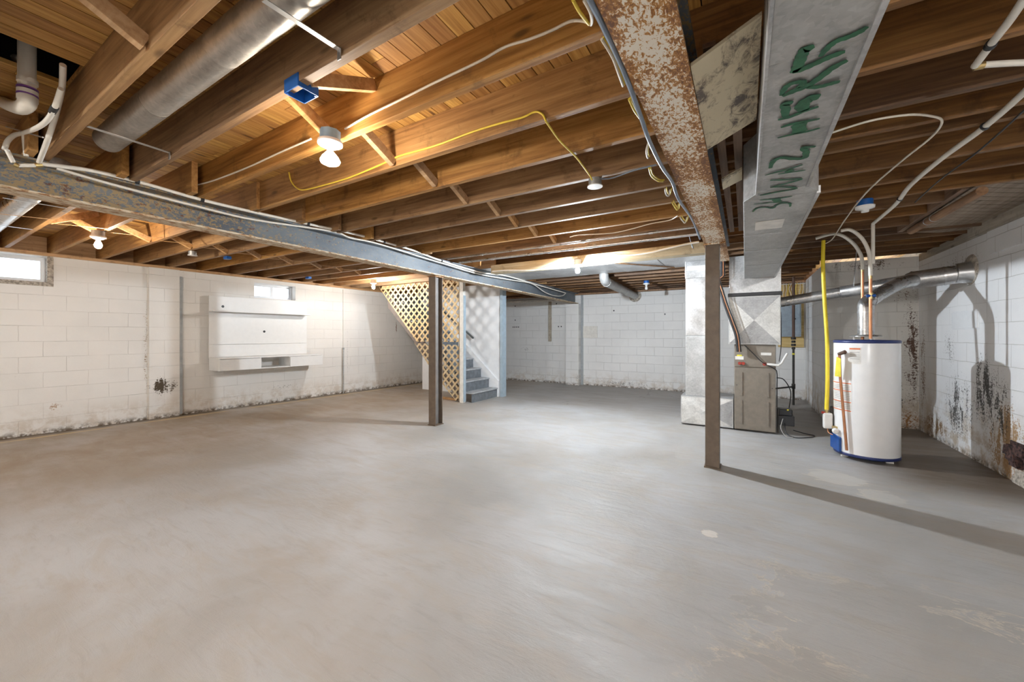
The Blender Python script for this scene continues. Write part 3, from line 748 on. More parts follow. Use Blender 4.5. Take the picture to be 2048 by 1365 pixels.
# refrigerant line set from the ceiling to the coil
ls = thing('line_set', 'taped black refrigerant lines with copper curving down beside the brown column', 'pipe', (-.2, 6.0, 1.2))
yl = 6.0
pts = smooth([at(1434, 560, 'y', yl), at(1448, 605, 'y', yl), at(1461, 640, 'y', yl), at(1472, 672, 'y', yl), at(1476, 704, 'y', yl)])
pts = [(-.27, yl, 2.36), (-.27, yl, 2.1)] + pts
MB().tube(pts, .018, 10).build('insulated_line', M['black'], ls)
MB().tube([Vector(p) + Vector((.018, -.022, 0)) for p in pts], .006, 8).build('copper_line', M['copper'], ls)
MB().tube([Vector(p) + Vector((.034, -.012, 0)) for p in pts], .007, 8).build('insulated_line', M['black'], ls)

# ================================================================== ELECTRICAL PANEL, STACK PIPE
MB_ = MB().box(.58, 1.00, 9.55, 9.598, 1.05, 2.31).build('plywood_board', M['ply'], bevel=.002)
tag(MB_, 'yellow plywood board on the back wall behind the grey electrical panel', 'board')
ep = thing('electrical_panel', 'grey steel electrical panel on a plywood board behind the furnace', 'electrical panel', (.78, 9.5, 1.5))
MB().box(.60, .945, 9.44, 9.549, 1.26, 1.97).build('box', M['panel_grey'], ep, .004)
dd = MB().box(.62, .925, 9.425, 9.44, 1.29, 1.94).build('door', M['panel_grey'], ep, .004)
MB().box(.80, .86, 9.415, 9.425, 1.60, 1.625).build('latch', M['black'], dd)
MB().box(.60, .945, 9.43, 9.55, 1.971, 1.985).build('red_strip', M['orange'], ep)
for i in range(9):
    x_ = .60 + i * .045; c_ = M['cable_white'] if i % 3 else M['yellow_wire']
    PL = 'cable looping up from the grey electrical panel, %s from its left edge' % ORD[i]
    tag(MB().tube(smooth([(x_ + .02, 9.50, 1.99), (x_, 9.49 - .02 * (i % 3), 2.1), (x_ + .03 * math.sin(i), 9.51, 2.22), (x_ + .02, 9.52, 2.33)]), .006, 6).build('panel_cable', c_), ('white' if i % 3 else 'yellow') + ' ' + PL, 'cable', 'cables above the electrical panel')
sp = thing('gas_pipe', 'dark iron pipe standing on the floor in front of the electrical panel', 'pipe', (.77, 8.85, 0))
MB().cyl((.77, 8.85, 0), (.77, 8.85, 1.05), .019, 14).build('lower_pipe', M['black_iron'], sp)
MB().cyl((.77, 8.85, 1.25), (.77, 8.85, 2.37), .024, 14).build('upper_pipe', M['brown_iron'], sp)
fit = MB()
for za, rr in ((1.03, .026), (1.09, .034), (1.15, .03), (1.21, .036)): fit.lathe([(rr, 0), (rr + .004, .02), (rr, .045)], (.77, 8.85, za), 14)
fit.build('coupling', M['black_iron'], sp); MB().lathe([(.03, 0), (.03, .09)], (.77, 8.85, .30), 14).build('tee_fitting', M['black_iron'], sp)
MB().cyl((.78, 8.85, .34), (.36, 8.2, .34), .015, 12).build('branch_pipe', M['black_iron'], sp)
MB().lathe([(.0215, 0), (.0215, .03)], (.77, 8.85, .93), 14).build('yellow_tape', M['tag_yellow'], sp)

# ================================================================== WATER HEATER
HX, HYy, HR = 1.10, 5.465, .264
wh = thing('water_heater', 'white cylindrical gas water heater with navy rims near the right wall', 'water heater', (HX, HYy, 0))
MB().lathe([(HR, .062), (HR + .002, .075), (HR + .002, 1.205), (HR, 1.215)], (HX, HYy, 0), 64).build('jacket', M['white_enamel'], wh)
MB().lathe([(HR - .01, .035), (HR + .004, .037), (HR + .005, .062), (HR, .066)], (HX, HYy, 0), 64).build('bottom_rim', M['navy'], wh)
MB().lathe([(HR + .001, 1.213), (HR + .006, 1.216), (HR + .006, 1.238), (HR - .01, 1.245), (.02, 1.250)], (HX, HYy, 0), 64).build('top_rim', M['navy'], wh)
for a in (200, 320, 80):
    ca, sa = math.cos(R(a)), math.sin(R(a))
    MB().box(HX + ca * .2 - .03, HX + ca * .2 + .03, HYy + sa * .2 - .02, HYy + sa * .2 + .02, 0, .037).build('foot', M['white_plastic'], wh, .003)
# direction from heater to camera
hd = Vector((-HX, -HYy, 0)).normalized(); hs_ = Vector((-hd.y, hd.x, 0))      # hs_: towards image right
def hp(ang, z, rr=HR + .002):      # ang: degrees from the camera-facing line, + to the right
    a = R(ang); v = hd * math.cos(a) + hs_ * math.sin(a); return Vector((HX, HYy, 0)) + v * rr + Vector((0, 0, z))
def patch(a0_, a1_, z0_, z1_, off=.0015):
    mb = MB(); n = 8; vs = []
    for i in range(n + 1):
        a = a0_ + (a1_ - a0_) * i / n
        for rr in (HR + .0022, HR + .002 + off):
            for z in (z0_, z1_): vs.append(hp(a, z, rr))
    fs = []
    for i in range(n):
        k_ = i * 4; fs += [(k_ + 2, k_ + 6, k_ + 7, k_ + 3), (k_, k_ + 1, k_ + 5, k_ + 4), (k_, k_ + 4, k_ + 6, k_ + 2), (k_ + 1, k_ + 3, k_ + 7, k_ + 5)]
    fs += [(0, 2, 3, 1), (n * 4, n * 4 + 1, n * 4 + 3, n * 4 + 2)]
    return mb.add(vs, fs)
sl_ = patch(-29, -8, 1.00, 1.17).build('label_sticker', M['paper'], wh)
patch(-28, -9, 1.148, 1.162, .003).build('orange_stripe', M['orange'], sl_)
for z_ in (1.05, 1.07, 1.09, 1.115): patch(-27, -10, z_, z_ + .006, .0028).build('print_line', M['grey_text'], sl_)
big = patch(-82, -24, .50, .80).build('label_sticker', M['paper'], wh)
for z_ in (.795, .715, .60, .51):
    patch(-80, -25, z_ - .008, z_, .003).build('orange_stripe', M['orange'], big)
for z_ in [.53 + .018 * i for i in range(14)]:
    if min(abs(z_ - q) for q in (.79, .71, .597, .507)) > .012: patch(-68, -27, z_, z_ + .005, .0028).build('print_line', M['grey_text'], big)
# relief valve, discharge pipe, tag
rv = MB().tube([hp(-38, 1.11, HR - .01), hp(-38, 1.11, HR + .045)], .016, 12).tube([hp(-42, 1.095, HR + .05), hp(-30, 1.125, HR + .05)], .018, 12).build('relief_valve', M['brown_iron'], wh)
MB().tube([hp(-41, 1.10, HR + .05), hp(-40, .85, HR + .045), hp(-30, .10, HR + .03)], .0125, 12).build('discharge_pipe', M['copper'], wh)
tg = MB(); q0 = hp(-48, .86, HR + .065); q1 = hp(-36, .86, HR + .065); q2 = hp(-36, 1.05, HR + .065); q3 = hp(-44, 1.07, HR + .065); of = hd * .004
tg.hexa([q0, q1, q1 + of, q0 + of], [q3, q2, q2 + of, q3 + of]); tg.build('yellow_tag', M['tag_yellow'], wh)
# burner cover and gas control
cvr = MB().add([], [])
a_ = [hp(-92, .06, HR + .03), hp(-46, .06, HR + .03), hp(-46, .06, HR - .01), hp(-92, .06, HR - .01)]
t2 = [hp(-92, .235, HR + .03), hp(-46, .21, HR + .03), hp(-46, .21, HR - .01), hp(-92, .235, HR - .01)]
MB().hexa(a_, t2).build('burner_cover', M['blue_cover'], wh, .003)
gc = hp(-78, .36, HR + .05)
MB().box(gc.x - .045, gc.x + .035, gc.y - .04, gc.y + .04, .27, .44).build('gas_control', M['white_plastic'], wh, .012)
gk = hp(-55, .27, HR + .03)
MB().lathe([(.02, -.03), (.03, -.02), (.03, .01), (.02, .02)], gk, 16, 'y').build('control_knob', M['white_plastic'], wh)
for a, r_ in ((-66, .35), (-60, .33)): MB().cyl(hp(a, .30, HR - .01), hp(a, .30, HR + .03), .014, 10).build('thermostat_stub', M['brass'], wh)
MB().tube(smooth([hp(-80, .30, HR + .05), hp(-70, .24, HR + .06), hp(-60, .22, HR + .04)]), .006, 8).build('pilot_tube', M['copper'], wh)
dk = patch(-104, -80, .22, .5, .03).build('dark_side_strip', M['black_iron'], wh)
# draft hood
MB().lathe([(.062, 1.30), (.075, 1.302), (.125, 1.288), (.13, 1.280), (.05, 1.283)], (HX, HYy, 0), 32, ends=False).build('draft_hood', M['galv_pipe'], wh)
for a in (40, 160, 280): MB().box(HX + .10 * math.cos(R(a)) - .006, HX + .10 * math.cos(R(a)) + .006, HYy + .10 * math.sin(R(a)) - .006, HYy + .10 * math.sin(R(a)) + .006, 1.245, 1.285).build('hood_leg', M['steel'], wh)

# flue pipes
fl = thing('flue_pipe', 'shiny galvanised flue running from the plenum and water heater into the right wall', 'flue', (1.3, 6.0, 1.9))
pw = at(1942, 545, 'x', 2.04); pw = Vector((2.05, pw.y, pw.z))
wye = Vector((1.62, 6.08, 1.915))
pf = Vector((.41, 6.32, 1.735))
dirf = (wye - pf).normalized()
MB().tube([pf, pf + dirf * .62], .064, 24).tube([pf + dirf * .62, pf + dirf * .63, wye - dirf * .02], .058, 24, radii=[.064, .072, .072]).build('furnace_vent', M['galv_pipe'], fl)
MB().tube([wye - dirf * .05, wye, pw], .098, 28, radii=[.08, .098, .098]).build('main_pipe', M['galv_pipe'], fl)
for k_ in (.0, .55): 
    c0 = wye.lerp(pw, k_); dd_ = (pw - wye).normalized() * .008
    MB().tube([c0 - dd_, c0 + dd_], .102, 28).build('crimp_ring', M['steel'], fl)
elb = smooth([Vector((HX, HYy, 1.295)), Vector((HX, HYy, 1.40)), Vector((HX, HYy, 1.56)), Vector((HX + .01, HYy + .02, 1.635)), Vector((HX + .09, HYy + .11, 1.70)), wye + Vector((-.16, -.18, -.05)), wye + Vector((.04, -.02, 0))], 6)
MB().tube(elb, .068, 24).build('heater_vent', M['galv_pipe'], fl)
for p in (Vector((HX, HYy, 1.42)), Vector((HX, HYy, 1.54))): MB().tube([p - Vector((0, 0, .006)), p + Vector((0, 0, .006))], .072, 24).build('crimp_ring', M['steel'], fl)
for p in (elb[14], elb[22]):
    MB().tube([p - Vector((.01, .012, .004)), p + Vector((.01, .012, .004))], .072, 24).build('crimp_ring', M['steel'], fl)
MB().tube([pw - Vector((.13, 0, 0.004)), pw - Vector((.02, 0, 0))], .088, 24, radii=[.101, .118]).build('foil_collar', M['steel'], fl)
hg = MB().bar(wye + Vector((-.50, .03, -.03)), wye + Vector((-.47, .03, .46)), .03, .003).build('hanger_strap', M['galv_dull'], fl)
tag(MB().lathe([(.16, -.01), (.15, -.02), (.10, -.03)], (2.052, pw.y, pw.z + .03), 28, 'x').build('mortar_collar', M['mortar']), 'rough grey mortar patch round the flue where it enters the right wall', 'mortar patch')

# copper and white supply pipes over the heater
def pipe_thing(name, label, parts, cat='pipe'):
    r_ = thing(name, label, cat, tuple(parts[0][1][0]))
    for nm, pts, rr, mt, *sm in parts:
        MB().tube(smooth(pts) if (not sm or sm[0]) else pts, rr, 12).build(nm, mt, r_)
    return r_
YH = 5.40
p1 = [at(1725, y_, 'y', YH + .1) for y_ in (660, 600, 540)]
c1 = [Vector((p1[0].x, YH + .1, 1.25)), Vector((p1[0].x, YH + .1, 1.6)), p1[2]]
w1 = [at(*q, 'y', YH + .1) for q in ((1725, 540), (1722, 512), (1704, 485), (1672, 468), (1632, 459))]; w1[-1].z = 2.39; w1[-1].y = YH + .13
pipe_thing('supply_pipe', 'left copper riser on the water heater bending into white pipe', [('copper_riser', c1, .014, M['copper']), ('white_bend', w1, .017, M['pex']), ('brass_coupling', [p1[2] - Vector((0, 0, .02)), p1[2] + Vector((0, 0, .02))], .015, M['brass'], False)])
q1_ = at(1741, 552, 'y', YH - .16)
c2 = [Vector((q1_.x, YH - .16, 1.26)), Vector((q1_.x, YH - .16, 1.6)), q1_]
w2 = [at(*q, 'y', YH - .16) for q in ((1741, 552), (1740, 525), (1736, 500), (1722, 475), (1700, 460), (1682, 452))]; w2[-1].z = 2.385
v_ = at(1742, 592, 'y', YH - .16)
pipe_thing('supply_pipe', 'right copper riser with a blue valve in front of the flue elbow', [('copper_riser', c2, .014, M['copper']), ('white_bend', w2, .017, M['pex']), ('brass_coupling', [q1_ - Vector((0, 0, .03)), q1_ + Vector((0, 0, .01))], .015, M['brass'], False), ('blue_valve', [v_ + Vector((-.035, 0, 0)), v_ + Vector((.035, 0, 0))], .016, M['blue_cover'], False), ('valve_body', [v_ - Vector((0, 0, .03)), v_ + Vector((0, 0, .03))], .016, M['brass'], False)])
ZP = 2.36
w3 = [at(1746, 528, 'y', YH - .16), at(1746, 450, 'y', YH - .16)]
w4 = [at(1746, 448, 'z', ZP), at(1790, 410, 'z', ZP), at(1820, 372, 'z', ZP), at(1880, 320, 'z', ZP), at(1968, 255, 'z', ZP), at(2048, 185, 'z', ZP), at(2120, 110, 'z', ZP)]
pipe_thing('supply_pipe', 'long white pipe rising beside the heater and crossing under the right joists', [('riser', w3, .016, M['pex'], False), ('ceiling_run', w4, .014, M['pex'])] + [('pipe_clamp', [at(a_[0], a_[1], 'z', ZP) - Vector((.006, .012, 0)), at(a_[0], a_[1], 'z', ZP) + Vector((.006, .012, 0))], .017, M['black'], False) for a_ in ((1800, 398), (1970, 253))])
w5 = [at(1950, 132, 'z', ZP), at(1985, 85, 'z', ZP), at(2020, 40, 'z', ZP), at(2060, -20, 'z', ZP)]
w6 = [at(1965, 130, 'z', ZP), at(2010, 127, 'z', ZP), at(2060, 125, 'z', ZP)]
pipe_thing('supply_pipe', 'white pipe elbow in the top right corner under the dark joists', [('upper_run', w5, .0125, M['pex']), ('side_run', w6, .0115, M['pex']), ('brass_elbow', [at(1948, 134, 'z', ZP), at(1968, 130, 'z', ZP)], .014, M['brass'], False), ('pipe_clamp', [at(1984, 86, 'z', ZP), at(1979, 93, 'z', ZP)], .017, M['black'], False)])
tag(MB().tube([at(1560, 860, 'z', 2.37)] if 0 else smooth([at(2060, 210, 'z', 2.372), at(1960, 300, 'z', 2.372), at(1880, 360, 'z', 2.372), at(1830, 405, 'z', 2.372)]), .005, 6).build('black_wire', M['black']), 'thin black wire beside the long white pipe under the right joists', 'wire')

# yellow gas hose
gp = [at(1647, 490, 'y', 5.62), at(1646, 530, 'y', 5.62), at(1649, 600, 'y', 5.6), at(1654, 680, 'y', 5.55), at(1655, 760, 'y', 5.5), at(1653, 820, 'y', 5.46)]
gp[0].z = 2.375
gh = pipe_thing('gas_hose', 'bright yellow flexible gas hose hanging down to the water heater valve', [('hose', gp, .019, M['yellow']), ('brass_nut', [gp[-1] + Vector((0, 0, .02)), gp[-1] - Vector((0, 0, .05))], .015, M['brass'], False), ('black_nipple', [gp[-1] - Vector((0, 0, .05)), gp[-1] - Vector((-.0, 0, .12))], .012, M['black_iron'], False), ('drip_leg', [gp[-1] - Vector((0, 0, .12)), Vector((gc.x - .02, gc.y, .44))], .011, M['black_iron'], False), ('red_handle', [gp[-1] + Vector((-.045, -.01, -.03)), gp[-1] + Vector((-.015, -.01, -.035))], .014, M['red'], False)])

# thin white cable loop right side
pts = [at(1663, 266, 'z', 2.37), at(1740, 242, 'z', 2.37), at(1815, 230, 'z', 2.37), at(1860, 232, 'z', 2.37), at(1884, 243, 'z', 2.37), at(1862, 275, 'z', 2.365), at(1800, 325, 'z', 2.35), at(1733, 385, 'z', 2.34), at(1690, 440, 'z', 2.35), at(1665, 478, 'z', 2.365), at(1650, 488, 'z', 2.372)]
tag(MB().tube(smooth(pts), .0055, 8).build('white_cable', M['cable_white']), 'thin white cable looping from the duct under the right joists to the yellow hose', 'cable')
# duct pole with straps near soffit
pp = thing('wooden_pole', 'brown round pole with metal straps under the edge of the diagonal soffit', 'pole', (1.44, 4.9, 2.3))
pa, pb = Vector((1.435, 5.42, 2.345)), Vector((1.475, 4.17, 2.345))
MB().tube([pa, pb], .033, 16).build('pole', M['board_y'], pp)
for k_ in (.30, .40): 
    c0 = pa.lerp(pb, k_); MB().tube([c0, c0 + Vector((0, -.012, 0))], .035, 16).build('strap', M['steel'], pp)

# right wall details: hatch, lintel band, broken block
hy0, hy1 = at(1957, 620, 'x', 2.04).y, at(1906, 620, 'x', 2.04).y
tag(MB().box(2.028, 2.0395, hy0, hy1, 1.37, 1.545).box(2.0385, 2.0398, hy0 - .018, hy1 + .01, 1.355, 1.56).build('wall_hatch', M['stair_wall'], bevel=.002), 'small white painted hatch board on the right wall under the flue', 'hatch')
struct('trim_8', MB().box(2.020, 2.04, 3.0, 5.62, 2.08, 2.299), M['wall_right'])
rng_ = random.Random(5)
bk = MB(); by = at(2040, 905, 'x', 2.04).y
for i in range(16):
    y_ = by - .42 + rng_.random() * .52; z_ = .17 + rng_.random() * .18; s_ = .03 + rng_.random() * .035
    b_ = [Vector((2.045 - s_ * .4 * rng_.random(), y_ + a * s_, z_ + b2 * s_ * .8)) for a, b2 in ((-1, -1), (1, -.8), (.9, 1), (-1, .9))]
    bk.hexa(b_, [p + Vector((-.028 - .02 * rng_.random(), .006, .004)) for p in b_])
bk.box(2.030, 2.042, by - .46, by + .12, .15, .36)
tag(bk.build('broken_block', M['brick_dark']), 'dark broken masonry block exposed low on the right wall', 'masonry')
tag(MB().hexa([(2.0, by - .5, 0), (2.042, by - .5, 0), (2.042, by + .10, 0), (2.015, by + .06, 0)], [(2.012, by - .5, .12), (2.042, by - .5, .14), (2.042, by + .06, .13), (2.03, by + .04, .10)]).build('rubble_lump', M['mortar'], bevel=.01), 'pale crumbled mortar lump under the dark broken block', 'rubble')
tag(MB().lathe([(.05, 0), (.048, -.012), (.03, -.016)], (2.0, 4.62, 2.355), 20, 'x').build('wall_disc', M['grey_wood']), 'round wooden plug on the sill beam at the top of the right wall', 'plug')

# ================================================================== ROUND DUCTS
rdx = thing('round_duct', 'fat stained round metal duct between the joists at top left', 'duct', (-2.5, .78, 2.49))
ang = R(57.2); DD = 1.40
yc, zc = DD * math.cos(ang), 1.30 + DD * math.sin(ang)
rr_ = DD * math.sin(R(2.82))
xs = [-3.30, -2.55, -1.85, -1.1, -.25]
for i, (a, b_) in enumerate(zip(xs, xs[1:])):
    MB().tube([(a, yc, zc), (b_ + .0, yc, zc)], rr_ - .001 * (i % 2), 32).build('pipe_section', M['galv_old'], rdx)
MB().lathe([(.001, -.06), (rr_ * .7, -.045), (rr_, 0)], (-3.30, yc, zc), 32, 'x').build('elbow_end', M['galv_old'], rdx)
for i, (pa_, pb_) in enumerate((((175, 253), (340, 306)), ((527, 0), (680, 100)))):
    e0 = at(*pa_, 'z', JB - .004); e1 = at(*pb_, 'y', .945); zt = e1.z
    m_ = Vector((e1.x, .945, zt))
    mb = MB().bar(e0, m_ + Vector((0, -.003, 0)), .022, .003, up=(0, 0, 1)).bar(m_ + Vector((0, -.003, .004)), m_ + Vector((0, -.003, -.04)), .022, .003, up=(0, 1, 0))
    tag(mb.build('pipe_strap', M['steel']), ['galvanised strap across the far lower end of the fat round duct', 'galvanised strap across the fat round duct at the top edge'][i], 'strap', 'straps of the fat round duct')
rl = thing('round_duct', 'shiny round metal duct over the left window corner beyond the blue grey beam', 'duct', (-5, .72, 2.46))
MB().tube([(-7.6, .70, 2.46), (-5.3, .70, 2.46)], .075, 28).build('pipe_section', M['galv_pipe'], rl)
MB().tube([(-5.3, .70, 2.46), (-4.1, .70, 2.46)], .074, 28).build('pipe_section', M['galv_pipe'], rl)
for xx in (-6.3, -5.0):
    tag(MB().bar((xx, .56, JB - .003), (xx + .05, .885, JB - .003), .02, .003).build('pipe_strap', M['steel']), 'thin strap under the shiny duct in the near left bay, %s' % ('closer to the wall' if xx < -6 else 'closer to the steel beam'), 'strap')
rb = thing('round_duct', 'dull grey round duct with an elbow running to the back wall', 'duct', (-2.2, 8, 2.2))
pe = at(1208, 562, 'z', 2.25)
MB().tube(smooth([(pe.x, pe.y, 2.365), (pe.x, pe.y + .0, 2.31), (pe.x, pe.y + .05, 2.262), (pe.x - .0, pe.y + .13, 2.245)], 6), .082, 24).build('elbow', M['galv_dull'], rb)
pe2 = at(1270, 592, 'y', 9.598)
pq = Vector((pe.x, pe.y + .12, 2.245))
MB().tube([pq, pq.lerp(pe2, .5)], .084, 24).build('pipe_section', M['galv_dull'], rb)
MB().tube([pq.lerp(pe2, .5), pe2], .082, 24).build('pipe_section', M['galv_dull'], rb)
tag(MB().lathe([(.15, 0), (.14, -.012), (.09, -.016)], (pe2.x, 9.6, pe2.z), 24, 'y').build('mortar_collar', M['mortar']), 'brown stained mortar ring round the duct in the back wall', 'mortar patch')

# conduits under the joists before the cross beam
def conduit(pa_, pb_, rr, label, y, z):
    a = Vector((-3.6, y, z)); b_ = Vector((-.36, y, z))
    r_ = thing('conduit', label, 'conduit', tuple(a))
    MB().tube([a, b_], rr, 14).build('pipe', M['galv_pipe'], r_)
    for k_ in (.18, .45, .62, .85):
        c0 = a.lerp(b_, k_); MB().tube([c0 - Vector((.02, 0, 0)), c0 + Vector((.02, 0, 0))], rr + .004, 14).build('coupling', M['steel'], r_)
        MB().bar(c0 + Vector((.06, -.03, .016)), c0 + Vector((.06, .05, .016)), .018, .003).build('clip', M['steel'], r_)
    return r_
conduit(0, 0, .017, 'shiny metal conduit under the joists just before the pale cross beam', 4.50, JB - .020)
conduit(0, 0, .009, 'thin metal conduit under the joists one bay before the shiny conduit', 4.24, JB - .012)
tag(MB().box(-1.75, -.36, 3.805, 3.839, JB - .002, JB - .0005).build('white_lath', M['white_post']), 'narrow white lath under a joist in the middle bay', 'lath') if 0 else None

# ================================================================== CABLES IN THE MIDDLE BAY
def cable(pts, rr, mat, label, k=8):
    return tag(MB().tube(smooth(pts, k), rr, 8).build('cable', mat), label, 'cable')
yj = 1.345 - .006          # camera-facing side of the joist behind the lamp
cable([at(x_, y_, 'y', yj) for x_, y_ in ((690, 258), (735, 232), (800, 200), (870, 165), (960, 122), (1010, 94), (1060, 78), (1105, 60), (1140, 43), (1165, 42), (1180, 48))], .0055, M['cable_white'], 'white cable along the joist face from the lit lamp to the rusty beam')
cable([at(x_, y_, 'y', yj) for x_, y_ in ((622, 278), (560, 305), (500, 333), (450, 353), (415, 365), (385, 372), (353, 381))], .0055, M['cable_white'], 'white cable along the joist face from the lit lamp to the left beam')
yk = 1.75 - .006
cable([at(x_, y_, 'y', yk) for x_, y_ in ((578, 345), (582, 362), (592, 375), (608, 380), (650, 370), (700, 355), (765, 328), (800, 312), (870, 292), (945, 264), (1000, 247), (1045, 235), (1070, 224), (1085, 229), (1092, 243))], .0055, M['yellow_wire'], 'yellow cable stapled along the joist and turning towards the round white box')
cable([at(1092, 243, 'z', 2.372), at(1120, 282, 'z', 2.372), at(1150, 312, 'z', 2.372), at(1168, 335, 'z', 2.37), at(1180, 352, 'z', 2.365), at(1184, 360, 'z', 2.35)], .0055, M['yellow_wire'], 'yellow cable crossing below the joists to the round white box')
cable([at(1203, 358, 'z', 2.372), at(1225, 356, 'z', 2.372), at(1265, 342, 'z', 2.372), at(1312, 330, 'z', 2.372)], .005, M['cable_grey'], 'thin green grey cable from the round white box to the rusty beam')
cable([at(x_, y_, 'z', 2.372) for x_, y_ in ((1140, 474), (1160, 470), (1220, 467), (1260, 459), (1300, 448), (1338, 441), (1355, 432))], .005, M['cable_white'], 'thin white cable sagging under the joists before the rusty beam')
# bundle beside beam B
cable([at(1165, -40, 'x', -.352)] + [at(x_, y_, 'x', -.355) for x_, y_ in ((1180, 0), (1205, 50), (1240, 125), (1262, 180), (1282, 235), (1300, 285), (1325, 335), (1345, 365), (1358, 400), (1385, 440), (1400, 478))], .009, M['cable_grey'], 'dark blue grey cable running tight along the left edge of the rusty beam')
cable([at(1146, 0, 'z', 2.37), at(1160, 25, 'z', 2.37), at(1178, 48, 'z', 2.385)], .006, M['yellow_wire'], 'short yellow cable dropping to the drilled joist at the top')
cable([at(1168, 0, 'z', 2.37), at(1180, 22, 'z', 2.36), at(1184, 40, 'z', 2.37), at(1182, 49, 'z', 2.385)], .006, M['cable_white'], 'short white cable dropping to the drilled joist at the top')
nm_ = ['third', 'fourth', 'fifth', 'sixth', 'seventh', 'eighth', 'ninth']
loops = [((1203, 78), (1225, 115), (1238, 150), (1246, 172)), ((1258, 198), (1268, 220), (1285, 245), (1290, 262)), ((1297, 285), (1293, 300), (1294, 312), (1296, 316)), ((1298, 336), (1303, 352), (1316, 362), (1326, 363)), ((1330, 378), (1332, 388), (1337, 392), (1340, 380)), ((1344, 405), (1350, 415), (1355, 420), (1357, 408)), ((1360, 435), (1366, 443), (1370, 446), (1374, 435))]
for i, lp in enumerate(loops):
    cable([at(x_, y_, 'z', 2.365 - (.012 if 0 < j < 3 else 0)) for j, (x_, y_) in enumerate(lp)], .0055, M['yellow_wire'] if i % 2 else M['cable_white'], '%s cable loop from the camera sagging between joists beside the rusty beam' % ORD[i])
    cable([at(x_ + 3, y_ - 3, 'z', 2.37) for x_, y_ in lp], .0045, M['yellow_wire'], 'thin yellow cable beside the %s loop at the rusty beam' % ORD[i])
cable([at(x_, y_, 'y', 4.99) for x_, y_ in ((1375, 452), (1378, 470), (1383, 488), (1386, 497))], .005, M['cable_grey'], 'green wire tail hanging at the end of the pale cross beam')
# white conduit cable along cross beam
cable([at(x_, y_, 'y', 4.975) for x_, y_ in ((985, 543), (1010, 541), (1050, 541), (1080, 538), (1110, 528), (1140, 519), (1155, 515))], .012, M['pex'], 'thick white pipe curving along the cross beam up to the bright bulb')
cable([at(x_, y_, 'y', 4.975) for x_, y_ in ((1228, 509), (1260, 510), (1300, 505), (1340, 496), (1375, 488), (1398, 484))], .012, M['pex'], 'thick white pipe along the cross beam right of the bright bulb')
# pipes on the left beam
def bp_(l, X, r_, mt): return [at(x_, y_, 'x', X) for x_, y_ in l]
lbp = thing('water_line', 'upper white water pipe clipped along the blue grey beam', 'pipe', (-3.7, .5, 2.35))
up_ = bp_(((82, 328), (130, 334), (185, 342), (274, 363), (404, 400), (510, 425), (616, 448), (716, 470), (768, 484), (832, 503), (883, 522), (961, 545), (1012, 552), (1064, 567), (1130, 586)), -3.695, 0, 0)
MB().tube(smooth(up_, 5), .0125, 10).build('pipe_run', M['pex'], lbp)
for p in (up_[3], up_[4], up_[6], up_[8], up_[10]): MB().tube([p - Vector((0, .012, 0)), p + Vector((0, .012, 0))], .017, 10).build('pipe_clamp', M['black'], lbp)
lo_ = bp_(((113, 337), (239, 373), (410, 417), (510, 440), (664, 463), (700, 476), (749, 486), (832, 511), (895, 530), (960, 549), (1020, 560), (1064, 568), (1090, 585), (1110, 592), (1125, 592), (1132, 586)), -3.712, 0, 0)
l2 = thing('water_line', 'lower thinner white pipe along the blue grey beam ending in a loop', 'pipe', (-3.7, .6, 2.3))
MB().tube(smooth(lo_, 5), .009, 10).build('pipe_run', M['pex'], l2)

# ================================================================== TOP LEFT PLUMBING
tl = thing('drain_pipe', 'white plastic drain trap hanging through the floor opening at top left', 'drain pipe', (-2.3, .5, 2.4))
ypv = .40
def lp_(x_, y_, yy=ypv): return at(x_, y_, 'y', yy)
MB().tube([lp_(54, 60), lp_(54, 190)], .030, 20).build('vertical_pipe', M['pvc'], tl)
MB().tube([lp_(50, 122), lp_(8, 110), lp_(-60, 90)], .019, 16).build('side_branch', M['pvc'], tl)
MB().tube([lp_(10, 111), lp_(-4, 107)], .029, 16).build('hub', M['pvc'], tl)
tr_ = smooth([lp_(54, 190), lp_(55, 206), lp_(42, 216), lp_(22, 212), lp_(2, 202), lp_(-14, 188), lp_(-16, 165)], 6)
MB().tube(tr_, .031, 20).build('trap_bend', M['pvc'], tl)
for yy, mt in ((163, 0), (178, 1), (191, 1), (186, 0), (198, 0)):
    a = lp_(55, yy); MB().tube([a - Vector((0, 0, .010)), a + Vector((0, 0, .010))] if not mt else [a - Vector((0, 0, .003)), a + Vector((0, 0, .003))], .0345 if not mt else .0352, 20).build('collar', M['purple'] if mt else M['pvc'], tl)
a = lp_(-8, 186); MB().tube([a - Vector((0, 0, .010)), a + Vector((0, 0, .010))], .037, 20).build('collar', M['pvc'], tl)
X_ = -3.69
pipe_thing('water_line', 'white pipe sweeping down in front of the near joist at top left', [('pipe', [lp_(126, 130, .48), lp_(124, 175, .50), lp_(113, 225, .52), lp_(97, 275, .52), at(78, 325, 'x', X_)], .012, M['pex'])])
pipe_thing('water_line', 'white pipe branch with black clip curving left at top left', [('pipe', [lp_(122, 178, .47), lp_(108, 218, .47), lp_(90, 245, .47), lp_(65, 260, .465), at(46, 266, 'x', X_)], .011, M['pex']), ('clip', [lp_(110, 214, .47), lp_(104, 224, .47)], .014, M['black'], False)])
